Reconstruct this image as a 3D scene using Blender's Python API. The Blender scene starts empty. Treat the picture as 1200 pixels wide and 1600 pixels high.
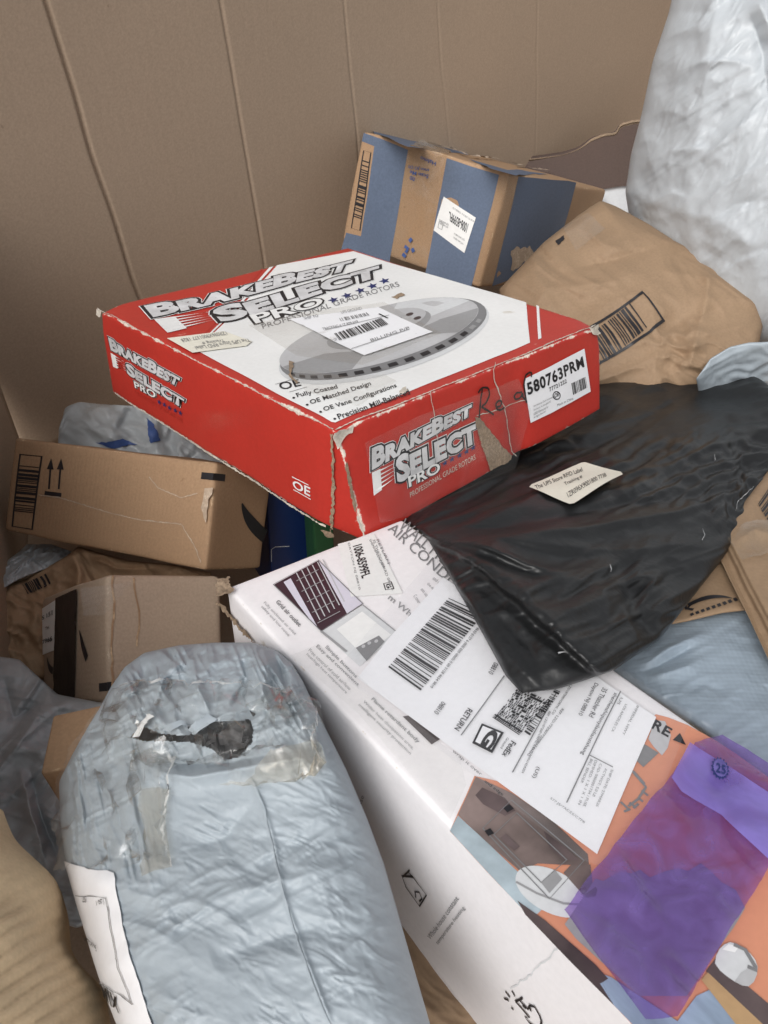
import bpy, bmesh, math, random
import numpy as np
from mathutils import Matrix, Vector
random.seed(7)
rng = np.random.default_rng(7)

# ------------------------------------------------------------------ camera, world, light
SC = 0.87                       # scene units of the pixel fits -> metres
FOC = 1374.0                    # focal length in photo pixels (1200 x 1600)
PITCH = math.radians(40)
CAM = np.array([0.0, 0.0, 1.30])
MR = np.array([[1, 0, 0], [0, -math.sin(PITCH), math.cos(PITCH)], [0, -math.cos(PITCH), -math.sin(PITCH)]])

scene = bpy.context.scene
col = scene.collection
cd = bpy.data.cameras.new('camera'); cam = bpy.data.objects.new('camera', cd); col.objects.link(cam)
cam.location = CAM; cam.rotation_euler = (math.radians(90) - PITCH, 0, 0)
cd.sensor_fit = 'VERTICAL'; cd.sensor_height = 24.0; cd.lens = 24.0 * FOC / 1600.0
cd.clip_start = 0.02; cd.clip_end = 2000
cd.dof.use_dof = True; cd.dof.focus_distance = 0.70 * SC; cd.dof.aperture_fstop = 26.0
scene.camera = cam

SUN_EL, SUN_AZ = math.radians(46), math.radians(205)      # azimuth clockwise from +Y: light falls from behind the camera
world = bpy.data.worlds.new('World'); scene.world = world; world.use_nodes = True
wn = world.node_tree.nodes; wl = world.node_tree.links
for n in list(wn): wn.remove(n)
sky = wn.new('ShaderNodeTexSky'); sky.sky_type = 'NISHITA'; sky.sun_disc = False
sky.sun_elevation = SUN_EL; sky.sun_rotation = SUN_AZ; sky.air_density = 1.0; sky.dust_density = 4.0; sky.ozone_density = 1.0
hs = wn.new('ShaderNodeHueSaturation'); hs.inputs['Saturation'].default_value = 0.15
bg = wn.new('ShaderNodeBackground'); bg.inputs['Strength'].default_value = 0.14
wo = wn.new('ShaderNodeOutputWorld')
wl.new(sky.outputs[0], hs.inputs['Color']); wl.new(hs.outputs[0], bg.inputs['Color']); wl.new(bg.outputs[0], wo.inputs['Surface'])
sd = bpy.data.lights.new('sun', 'SUN'); sun = bpy.data.objects.new('sun', sd); col.objects.link(sun)
sd.energy = 1.35; sd.angle = math.radians(35); sd.color = (1.0, 0.97, 0.93)
sdir = Vector((math.sin(SUN_AZ) * math.cos(SUN_EL), math.cos(SUN_AZ) * math.cos(SUN_EL), math.sin(SUN_EL)))
sun.rotation_euler = sdir.to_track_quat('Z', 'Y').to_euler(); sun.location = (0, 0, 4)
scene.view_settings.view_transform = 'Standard'; scene.view_settings.look = 'None'
scene.view_settings.exposure = 0.16; scene.view_settings.gamma = 1.0; scene.view_settings.use_curve_mapping = False
scene.cycles.max_bounces = 8; scene.cycles.transparent_max_bounces = 24

# ------------------------------------------------------------------ pixel <-> space
def ray(px, py, z=1.0):
    z = z * SC
    return np.array([(px - 600) / FOC * z, (py - 800) / FOC * z, z])
def W(p):                                   # camera frame (x right, y down, z forward) -> world
    return CAM + np.asarray(p) @ MR.T
def toCam(w): return (np.asarray(w) - CAM) @ MR
def project(w):
    c = toCam(w); return np.stack([600 + FOC * c[..., 0] / c[..., 2], 800 + FOC * c[..., 1] / c[..., 2]], -1)

# ------------------------------------------------------------------ noise
_perm = np.random.default_rng(3).random(4096)
def _h(i, j, k): return _perm[(i * 73 + j * 157 + k * 311 + (i * j) * 7 + (j * k) * 13) % 4096]
def vnoise(p, s=1.0, seed=0):
    p = np.asarray(p) * s + seed * 17.31; i = np.floor(p).astype(int); f = p - i; f = f * f * (3 - 2 * f); r = 0
    for a in (0, 1):
        for b in (0, 1):
            for c in (0, 1):
                w = (f[..., 0] if a else 1 - f[..., 0]) * (f[..., 1] if b else 1 - f[..., 1]) * (f[..., 2] if c else 1 - f[..., 2])
                r = r + w * _h(i[..., 0] + a, i[..., 1] + b, i[..., 2] + c)
    return r * 2 - 1
def fbm(p, s=1.0, seed=0, o=3):
    return sum(vnoise(p, s * 2 ** k, seed + k) * 0.5 ** k for k in range(o))

# ------------------------------------------------------------------ materials
def _nodes(name):
    m = bpy.data.materials.new(name); m.use_nodes = True; nt = m.node_tree
    b = nt.nodes['Principled BSDF']; return m, nt, b
def rgb(*c): return (c[0], c[1], c[2], 1.0)
def surf_mat(name, c, rough=0.6, var=0.12, vscale=9.0, fine=0.06, fscale=350.0, bump=0.15, bscale=400.0, bdist=0.0004,
             spec=0.4, coat=0.0, stretch=None, spots=None, wear=None, wearcol=(.5, .43, .35), wearw=0.005, weave=0.0, big=0.0, bigscale=30, stripes=None, rib=None, sheen=None):
    m, nt, b = _nodes(name); N = nt.nodes; L = nt.links
    tc = N.new('ShaderNodeTexCoord'); mp = N.new('ShaderNodeMapping'); L.new(tc.outputs['Object'], mp.inputs[0])
    if stretch: mp.inputs['Scale'].default_value = stretch
    n1 = N.new('ShaderNodeTexNoise'); n1.inputs['Scale'].default_value = vscale; n1.inputs['Detail'].default_value = 5; L.new(mp.outputs[0], n1.inputs[0])
    n2 = N.new('ShaderNodeTexNoise'); n2.inputs['Scale'].default_value = fscale; n2.inputs['Detail'].default_value = 3; L.new(mp.outputs[0], n2.inputs[0])
    def mul(sock_a, amt, src):
        mr = N.new('ShaderNodeMapRange'); mr.inputs['From Min'].default_value = .25; mr.inputs['From Max'].default_value = .75
        mr.inputs['To Min'].default_value = 1 - amt; mr.inputs['To Max'].default_value = 1 + amt; L.new(src, mr.inputs['Value'])
        mx = N.new('ShaderNodeMix'); mx.data_type = 'RGBA'; mx.blend_type = 'MULTIPLY'; mx.inputs['Factor'].default_value = 1
        if hasattr(sock_a, 'is_output'): L.new(sock_a, mx.inputs['A'])
        else: mx.inputs['A'].default_value = sock_a
        L.new(mr.outputs[0], mx.inputs['B']); return mx.outputs['Result']
    o = mul(rgb(*c), var, n1.outputs['Fac']); o = mul(o, fine, n2.outputs['Fac'])
    if spots:                                    # (scale, threshold, colour): small dark specks or dirt
        ns = N.new('ShaderNodeTexNoise'); ns.inputs['Scale'].default_value = spots[0]; ns.inputs['Detail'].default_value = 4; L.new(mp.outputs[0], ns.inputs[0])
        mr = N.new('ShaderNodeMapRange'); mr.inputs['From Min'].default_value = spots[1]; mr.inputs['From Max'].default_value = spots[1] + .05; L.new(ns.outputs['Fac'], mr.inputs['Value'])
        mx = N.new('ShaderNodeMix'); mx.data_type = 'RGBA'; L.new(mr.outputs[0], mx.inputs['Factor']); L.new(o, mx.inputs['A']); mx.inputs['B'].default_value = rgb(*spots[2]); o = mx.outputs['Result']
    rsock = None
    if wear:                                     # worn, scuffed edges: mesh attribute 'edge' = metres to the nearest edge
        at = N.new('ShaderNodeAttribute'); at.attribute_name = 'edge'
        nw = N.new('ShaderNodeTexNoise'); nw.inputs['Scale'].default_value = 70; nw.inputs['Detail'].default_value = 6; nw.inputs['Roughness'].default_value = .7; L.new(mp.outputs[0], nw.inputs[0])
        dv = N.new('ShaderNodeMath'); dv.operation = 'DIVIDE'; L.new(at.outputs['Fac'], dv.inputs[0]); dv.inputs[1].default_value = wearw
        sb = N.new('ShaderNodeMath'); sb.operation = 'MULTIPLY_ADD'; L.new(nw.outputs['Fac'], sb.inputs[0]); sb.inputs[1].default_value = 3.4; sb.inputs[2].default_value = -1.0 - (1 - wear) * 1.6
        s2 = N.new('ShaderNodeMath'); s2.operation = 'SUBTRACT'; L.new(sb.outputs[0], s2.inputs[0]); L.new(dv.outputs[0], s2.inputs[1])
        mr = N.new('ShaderNodeMapRange'); mr.inputs['From Min'].default_value = -.12; mr.inputs['From Max'].default_value = .12; L.new(s2.outputs[0], mr.inputs['Value'])
        mx = N.new('ShaderNodeMix'); mx.data_type = 'RGBA'; L.new(mr.outputs[0], mx.inputs['Factor']); L.new(o, mx.inputs['A'])
        L.new(mul(rgb(*wearcol), .25, n2.outputs['Fac']), mx.inputs['B']); o = mx.outputs['Result']
        rr = N.new('ShaderNodeMapRange'); rr.inputs['To Min'].default_value = rough; rr.inputs['To Max'].default_value = .9; L.new(mr.outputs[0], rr.inputs['Value']); rsock = rr.outputs[0]
    L.new(o, b.inputs['Base Color'])
    if rsock: L.new(rsock, b.inputs['Roughness'])
    else:
        rr = N.new('ShaderNodeMapRange'); rr.inputs['From Min'].default_value = .3; rr.inputs['From Max'].default_value = .7
        rr.inputs['To Min'].default_value = max(.05, rough - .07); rr.inputs['To Max'].default_value = min(1, rough + .07); L.new(n1.outputs['Fac'], rr.inputs['Value']); L.new(rr.outputs[0], b.inputs['Roughness'])
    b.inputs['Specular IOR Level'].default_value = spec
    b.inputs['Coat Weight'].default_value = coat; b.inputs['Coat Roughness'].default_value = .15
    nb = N.new('ShaderNodeTexNoise'); nb.inputs['Scale'].default_value = bscale; nb.inputs['Detail'].default_value = 4; L.new(mp.outputs[0], nb.inputs[0])
    bp = N.new('ShaderNodeBump'); bp.inputs['Strength'].default_value = bump; bp.inputs['Distance'].default_value = bdist; L.new(nb.outputs['Fac'], bp.inputs['Height'])
    last = bp
    if big:
        nb2 = N.new('ShaderNodeTexNoise'); nb2.inputs['Scale'].default_value = bigscale; nb2.inputs['Detail'].default_value = 3; nb2.inputs['Distortion'].default_value = .8; L.new(mp.outputs[0], nb2.inputs[0])
        b2 = N.new('ShaderNodeBump'); b2.inputs['Strength'].default_value = big; b2.inputs['Distance'].default_value = .003; L.new(nb2.outputs['Fac'], b2.inputs['Height']); L.new(last.outputs[0], b2.inputs['Normal']); last = b2
    if rib:                                      # (scale, strength, direction): corrugation telegraphing through the liner
        wv = N.new('ShaderNodeTexWave'); wv.wave_type = 'BANDS'; wv.bands_direction = rib[2]; wv.inputs['Scale'].default_value = rib[0]; wv.inputs['Distortion'].default_value = .6; wv.inputs['Detail'].default_value = 1; wv.inputs['Detail Scale'].default_value = .4; L.new(tc.outputs['Object'], wv.inputs[0])
        b2 = N.new('ShaderNodeBump'); b2.inputs['Strength'].default_value = rib[1]; b2.inputs['Distance'].default_value = .0008; L.new(wv.outputs['Fac'], b2.inputs['Height']); L.new(last.outputs[0], b2.inputs['Normal']); last = b2
    if weave:
        for dr in ('X', 'Y', 'Z'):
            wv = N.new('ShaderNodeTexWave'); wv.wave_type = 'BANDS'; wv.bands_direction = dr; wv.inputs['Scale'].default_value = 95; wv.inputs['Distortion'].default_value = 1.0; L.new(tc.outputs['Object'], wv.inputs[0])
            b2 = N.new('ShaderNodeBump'); b2.inputs['Strength'].default_value = weave; b2.inputs['Distance'].default_value = .0004; L.new(wv.outputs['Fac'], b2.inputs['Height']); L.new(last.outputs[0], b2.inputs['Normal']); last = b2
    L.new(last.outputs[0], b.inputs['Normal'])
    return m
def film_mat(name, tint, body, bodycol, rough=.15, gloss=.12, bump=.5, bscale=40):
    """thin adhesive film: tinted see-through sheet, part of it scattering, with a gloss coat"""
    m, nt, b = _nodes(name); N = nt.nodes; L = nt.links
    tr = N.new('ShaderNodeBsdfTransparent'); tr.inputs[0].default_value = rgb(*tint)
    b.inputs['Base Color'].default_value = rgb(*bodycol); b.inputs['Roughness'].default_value = .4
    gl = N.new('ShaderNodeBsdfGlossy'); gl.inputs['Roughness'].default_value = rough; gl.inputs['Color'].default_value = (1, 1, 1, 1)
    tc = N.new('ShaderNodeTexCoord'); nz = N.new('ShaderNodeTexNoise'); nz.inputs['Scale'].default_value = bscale; nz.inputs['Detail'].default_value = 5; nz.inputs['Distortion'].default_value = 1.2; L.new(tc.outputs['Object'], nz.inputs[0])
    bp = N.new('ShaderNodeBump'); bp.inputs['Strength'].default_value = bump; bp.inputs['Distance'].default_value = .0025; L.new(nz.outputs['Fac'], bp.inputs['Height']); L.new(bp.outputs[0], gl.inputs['Normal']); L.new(bp.outputs[0], b.inputs['Normal'])
    mrb = N.new('ShaderNodeMapRange'); mrb.inputs['From Min'].default_value = .3; mrb.inputs['From Max'].default_value = .7; mrb.inputs['To Min'].default_value = max(0, body * .5); mrb.inputs['To Max'].default_value = min(1, body * 1.5); L.new(nz.outputs['Fac'], mrb.inputs['Value'])
    m1 = N.new('ShaderNodeMixShader'); L.new(mrb.outputs[0], m1.inputs[0]); L.new(tr.outputs[0], m1.inputs[1]); L.new(b.outputs[0], m1.inputs[2])
    fr = N.new('ShaderNodeLayerWeight'); L.new(bp.outputs[0], fr.inputs['Normal'])
    pwn = N.new('ShaderNodeMath'); pwn.operation = 'POWER'; pwn.inputs[1].default_value = 4.0; L.new(fr.outputs['Facing'], pwn.inputs[0])
    ad = N.new('ShaderNodeMath'); ad.operation = 'MULTIPLY_ADD'; ad.inputs[1].default_value = .55; ad.inputs[2].default_value = .035; L.new(pwn.outputs[0], ad.inputs[0])
    m2 = N.new('ShaderNodeMixShader'); L.new(ad.outputs[0], m2.inputs[0]); L.new(m1.outputs[0], m2.inputs[1]); L.new(gl.outputs[0], m2.inputs[2])
    L.new(m2.outputs[0], N['Material Output'].inputs['Surface']); return m
MT = {}
def MATS():
    k = (.345, .222, .132)
    MT['kraft'] = surf_mat('kraft_board', k, .75, .10, 7, .10, 500, .2, 600, .0003, .25, spots=(60, .71, (.22, .13, .07)), wear=.5, wearcol=(.50, .36, .23), wearw=.004, rib=(70, .10, 'X'))
    MT['kraft_grey'] = surf_mat('greyish_kraft_board', (.40, .31, .232), .75, .10, 7, .10, 500, .2, 600, .0003, .25, wear=.5, wearcol=(.52, .42, .32), wearw=.004, rib=(70, .10, 'Z'))
    MT['wall'] = surf_mat('container_board', (.395, .298, .218), .8, .07, 2.2, .10, 420, .25, 500, .0004, .2, spots=(38, .735, (.17, .11, .07)), rib=(38, .05, 'X'))
    MT['flap'] = surf_mat('lit_flap_board', (.58, .43, .27), .7, .08, 5, .08, 450, .2, 500, .0003, .3)  # container board made lighter: bright light on the flap is in the colour
    MT['torn'] = surf_mat('torn_board', (.27, .20, .14), .95, .25, 60, .25, 500, .8, 350, .001, .1)
    MT['torn_pale'] = surf_mat('scuffed_paper', (.55, .50, .43), .9, .25, 80, .2, 500, .6, 350, .0006, .1)
    MT['shade_board'] = surf_mat('shaded_brown_board', (.09, .062, .052), .75, .12, 8, .1, 400, .2, 500, .0003, .25)  # recess and gap shade put into the board colour
    MT['paper_kraft'] = surf_mat('kraft_paper', (.28, .19, .118), .68, .10, 10, .08, 400, .25, 300, .0004, .3, big=.45, bigscale=22)
    MT['paper_dark'] = surf_mat('kraft_paper_brown', (.37, .245, .15), .7, .12, 10, .08, 400, .25, 300, .0004, .3, big=.35, bigscale=25)
    MT['red'] = surf_mat('red_coated_board', (.455, .034, .024), .36, .06, 14, .05, 300, .15, 260, .0004, .5, wear=.62, wearcol=(.62, .55, .47), wearw=.0042, big=.06, bigscale=25, spots=(46, .74, (.68, .30, .25)))
    MT['white_print'] = surf_mat('white_coated_board', (.80, .80, .79), .38, .035, 16, .03, 300, .12, 260, .0003, .45, spots=(32, .71, (.62, .58, .52)), big=.05, bigscale=22)
    MT['acwhite'] = surf_mat('white_carton_board', (.80, .775, .785), .5, .03, 10, .03, 300, .15, 300, .0003, .4, spots=(40, .72, (.66, .61, .56)), wear=.35, wearcol=(.62, .55, .47), wearw=.0035, big=.05)
    MT['red_ink'] = surf_mat('red_ink', (.455, .034, .024), .36, .06, 14, .05, 300, .15, 260, .0004, .5, spots=(46, .72, (.68, .30, .25)))
    MT['white_ink'] = surf_mat('white_ink', (.78, .78, .77), .4, .05, 30, .03, 300, .05)
    MT['black_ink'] = surf_mat('black_ink', (.018, .017, .02), .45, .2, 40, .1, 300, .05)
    MT['silver_ink'] = surf_mat('silver_ink', (.60, .60, .61), .32, .22, 55, .05, 300, .05)
    MT['grey_ink'] = surf_mat('grey_ink', (.20, .20, .205), .45, .1, 40, .05, 300, .05)
    MT['midgrey_ink'] = surf_mat('mid_grey_ink', (.30, .30, .305), .4, .08, 20, .05, 300, .05)
    MT['lightgrey_ink'] = surf_mat('light_grey_ink', (.48, .48, .49), .38, .10, 20, .05, 300, .05)
    MT['palegrey_ink'] = surf_mat('pale_grey_ink', (.62, .63, .64), .4, .06, 20, .05, 300, .05)
    MT['navy_ink'] = surf_mat('navy_ink', (.02, .03, .13), .4, .1, 40, .05, 300, .05)
    MT['blue_print'] = surf_mat('blue_printed_kraft', (.10, .13, .19), .6, .10, 12, .12, 450, .2, 500, .0003, .3, spots=(30, .70, (.13, .14, .20)))
    MT['label'] = surf_mat('label_paper', (.76, .76, .745), .5, .03, 25, .03, 300, .12, 300, .0002, .35, big=.10, bigscale=40)
    MT['labelw'] = surf_mat('white_label_paper', (.82, .82, .84), .45, .02, 25, .02, 300, .12, 300, .0002, .35, big=.08, bigscale=30)
    MT['cream'] = surf_mat('cream_label_paper', (.73, .70, .60), .55, .04, 25, .03, 300, .12, 300, .0002, .3)
    MT['grey_poly'] = surf_mat('grey_poly_film', (.335, .38, .415), .50, .06, 10, .03, 300, .25, 150, .0006, .42, weave=.06, big=.35, bigscale=34, spots=(24, .74, (.30, .33, .37)))
    MT['blue_poly'] = surf_mat('blue_grey_poly_film', (.285, .345, .405), .42, .06, 10, .03, 300, .14, 200, .0004, .45, weave=.16, big=.15, bigscale=26)
    MT['dim_poly'] = surf_mat('slate_poly_film', (.38, .405, .42), .35, .08, 10, .04, 300, .15, 200, .0004, .5, big=.45, bigscale=28)
    MT['white_poly'] = surf_mat('pale_grey_poly_film', (.46, .487, .51), .42, .04, 8, .02, 300, .14, 200, .0004, .45, big=.35, bigscale=38, spots=(22, .75, (.4, .42, .44)))
    MT['black_poly'] = surf_mat('black_poly_film', (.0105, .011, .0115), .42, .2, 14, .1, 300, .3, 160, .0008, .46, big=.35, bigscale=45, spots=(26, .735, (.05, .05, .05)))
    MT['blue_box'] = surf_mat('blue_coated_board', (.010, .028, .115), .35, .08, 12, .05, 300, .1, 300, .0003, .5)
    MT['green_box'] = surf_mat('green_coated_board', (.02, .075, .03), .45, .08, 12, .05, 300, .1, 300, .0003, .4)
    MT['black_tape'] = surf_mat('black_tape', (.014, .014, .015), .22, .2, 20, .1, 300, .3, 90, .001, .5)
    MT['dark_inside'] = surf_mat('dark_contents', (.045, .042, .042), .5, .5, 60, .3, 300, .6, 80, .002, .5)
    MT['maroon'] = surf_mat('maroon_ink', (.045, .022, .03), .35, .12, 20, .05, 300, .05)
    MT['lilac'] = surf_mat('lilac_ink', (.62, .60, .68), .4, .05, 20, .03, 300, .05)
    MT['orange'] = surf_mat('orange_ink', (.64, .27, .165), .45, .10, 9, .03, 300, .05)
    MT['sofa'] = surf_mat('brown_photo_ink', (.17, .128, .118), .4, .65, 26, .05, 300, .05)
    MT['curtain'] = surf_mat('blue_grey_photo_ink', (.36, .43, .47), .4, .35, 40, .05, 300, .05)
    MT['denim'] = surf_mat('denim_photo_ink', (.30, .38, .50), .4, .55, 70, .05, 300, .05, stretch=(1, .25, 1))
    MT['darkphoto'] = surf_mat('dark_photo_ink', (.085, .062, .062), .4, .7, 30, .05, 300, .05)
    MT['wood'] = surf_mat('wood_photo_ink', (.42, .27, .14), .4, .2, 30, .05, 300, .05)
    MT['pen'] = surf_mat('marker_ink', (.02, .012, .012), .35, .2, 60, .1, 300, .05)
    MT['blue_ink'] = surf_mat('blue_ink', (.045, .085, .24), .55, .15, 60, .1, 300, .05)
    MT['clear'] = film_mat('clear_tape', (.995, .995, .99), .035, (.85, .85, .83), .14, .12, .45, 45)
    MT['tape_edge'] = film_mat('tape_edge', (.98, .98, .98), .40, (.80, .80, .78), .2, .12, .4, 60)
    MT['pouch'] = film_mat('clear_pouch', (.995, .995, 1), .03, (.9, .9, .9), .14, .12, .30, 22)
    MT['brown_clear'] = film_mat('glossy_packing_tape', (.94, .915, .87), .10, (.62, .54, .43), .15, .15, .45, 34)
    MT['purple'] = film_mat('purple_tape', (.62, .43, .80), .34, (.21, .14, .45), .10, .12, .55, 60)
    MT['purple2'] = film_mat('purple_tape_double', (.66, .56, .92), .50, (.30, .24, .72), .16, .12, .45, 28)
MATS()

# ------------------------------------------------------------------ objects
def new_mesh(name, v, f, mat, parent=None, smooth=True, attrs=None):
    me = bpy.data.meshes.new(name); me.from_pydata([tuple(map(float, x)) for x in v], [], [tuple(map(int, x)) for x in f])
    me.materials.append(MT[mat] if isinstance(mat, str) else mat)
    if smooth: me.polygons.foreach_set('use_smooth', np.ones(len(me.polygons), bool))
    for k, a in (attrs or {}).items():
        at = me.attributes.new(k, 'FLOAT', 'POINT'); at.data.foreach_set('value', np.asarray(a, float))
    me.update(); o = bpy.data.objects.new(name, me); col.objects.link(o)
    if parent: o.parent = parent
    return o
def empty(name, label, cat, matrix=None, group=None):
    o = bpy.data.objects.new(name, None); col.objects.link(o); o.empty_display_size = .05
    if matrix is not None: o.matrix_world = matrix
    o['label'] = label; o['category'] = cat
    if group: o['group'] = group
    return o

# ------------------------------------------------------------------ flat print: 2D meshes laid on a surface
_tc = {}
def text2d(s, bold=0.0):
    """glyph outlines, normalised to the unit square"""
    key = (s, bold)
    if key not in _tc:
        cu = bpy.data.curves.new('t', 'FONT'); cu.body = s; cu.size = 1; cu.resolution_u = 3; cu.offset = bold; cu.space_character = 1.10 if bold >= .03 else 1.0; cu.fill_mode = 'FRONT'
        ob = bpy.data.objects.new('t', cu); col.objects.link(ob); bpy.context.view_layer.update()
        me = bpy.data.meshes.new_from_object(ob)
        v = np.array([x.co[:2] for x in me.vertices]).reshape(-1, 2); f = [tuple(p.vertices) for p in me.polygons]
        bpy.data.objects.remove(ob); bpy.data.curves.remove(cu); bpy.data.meshes.remove(me)
        _tc[key] = (v, f)
    return _tc[key]
def textn(s, bold=0.0):
    if isinstance(s, tuple):                       # ((string, scale), ...): big initials and smaller capitals on one baseline
        V = []; F = []; k = 0; x = 0; V0 = []
        for t, sc in s:
            v, f = text2d(t, bold / sc); v0 = text2d(t, bold / sc)[0]; v0 = np.clip(v0, v0.min(0) + bold / sc, v0.max(0) - bold / sc); ox = x - v0[:, 0].min() * sc
            V.append(v * sc + (ox, 0)); V0.append(v0 * sc + (ox, 0)); F += [tuple(i + k for i in q) for q in f]; k += len(v); x += (v0[:, 0].max() - v0[:, 0].min()) * sc + .10
        V = np.vstack(V); V0 = np.vstack(V0); lo, hi = V0.min(0), V0.max(0); return (V - lo) / (hi - lo), F
    v, f = text2d(s, bold); lo, hi = v.min(0) + bold, v.max(0) - bold
    return (v - lo) / np.maximum(hi - lo, 1e-6), f
def rects(rs):
    v = []; f = []
    for (x0, y0, x1, y1) in rs:
        k = len(v); v += [(x0, y0), (x1, y0), (x1, y1), (x0, y1)]; f.append((k, k + 1, k + 2, k + 3))
    return np.array(v, float), f
def bars(n, seed, fill=.5):
    r = random.Random(seed); w = [r.choice((1, 1, 2, 3)) for _ in range(2 * n)]; t = sum(w); x = 0; o = []
    for i, k in enumerate(w):
        if i % 2 == 0: o.append((x / t, 0, (x + k) / t, 1))
        x += k
    return rects(o)
def cells(nx, ny, seed, p=.5):
    r = random.Random(seed); o = []
    for j in range(ny):
        i = 0
        while i < nx:
            if r.random() < p:
                k = i
                while k < nx and r.random() < .55: k += 1
                k = max(k, i + 1); o.append((i / nx, (j + .06) / ny, k / nx, (j + .94) / ny)); i = k + 1
            else: i += 1
    return rects(o)
def stroke(pts, w, closed=False, jitter=0.0, seed=1):
    """a polyline of width w as quads (uv metres)"""
    P = np.array(pts, float)
    if closed: P = np.vstack([P, P[:1]])
    r = np.random.default_rng(seed); v = []; f = []
    for i in range(len(P)):
        a = P[max(i - 1, 0)]; b = P[min(i + 1, len(P) - 1)]
        if closed and i in (0, len(P) - 1): a = P[-2]; b = P[1]
        t = b - a; t = t / (np.linalg.norm(t) + 1e-9); n = np.array([-t[1], t[0]])
        w1 = w * .5 * (1 + jitter * (r.random() * 2 - 1)); w2 = w * .5 * (1 + jitter * (r.random() * 2 - 1))
        v += [P[i] + n * w1, P[i] - n * w2]
        if i: k = 2 * i; f.append((k - 2, k - 1, k + 1, k))
    return np.array(v), f
def ragged(pts, amp, step, seed=1):
    """polygon outline resampled with a torn, irregular edge"""
    r = np.random.default_rng(seed); P = np.array(pts, float); o = []
    for i in range(len(P)):
        a, b = P[i], P[(i + 1) % len(P)]; n = max(1, int(np.linalg.norm(b - a) / step)); t = (b - a) / (np.linalg.norm(b - a) + 1e-9); nn = np.array([-t[1], t[0]])
        for k in range(n):
            o.append(a + (b - a) * (k / n) + nn * amp * (r.random() * 2 - 1))
    return np.array(o)
def merge2d(*ms):
    v = []; f = []; k = 0
    for (a, b) in ms:
        v.append(np.asarray(a)); f += [tuple(i + k for i in q) for q in b]; k += len(a)
    return np.vstack(v), f
def starpoly(n=5, r=.42, rot=math.pi / 2):
    p = []
    for i in range(2 * n):
        q = 1 if i % 2 == 0 else r; a = rot + i * math.pi / n; p.append((.5 + .5 * q * math.cos(a), .5 + .5 * q * math.sin(a)))
    return np.array(p), [tuple(range(2 * n))]
def ellipse(c, rx, ry, rot=0, n=48, a0=0, a1=360):
    t = np.radians(np.linspace(a0, a1, n, endpoint=(a1 - a0) < 360)); x = rx * np.cos(t); y = ry * np.sin(t); r = math.radians(rot)
    return np.stack([c[0] + x * math.cos(r) - y * math.sin(r), c[1] + x * math.sin(r) + y * math.cos(r)], -1)
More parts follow.
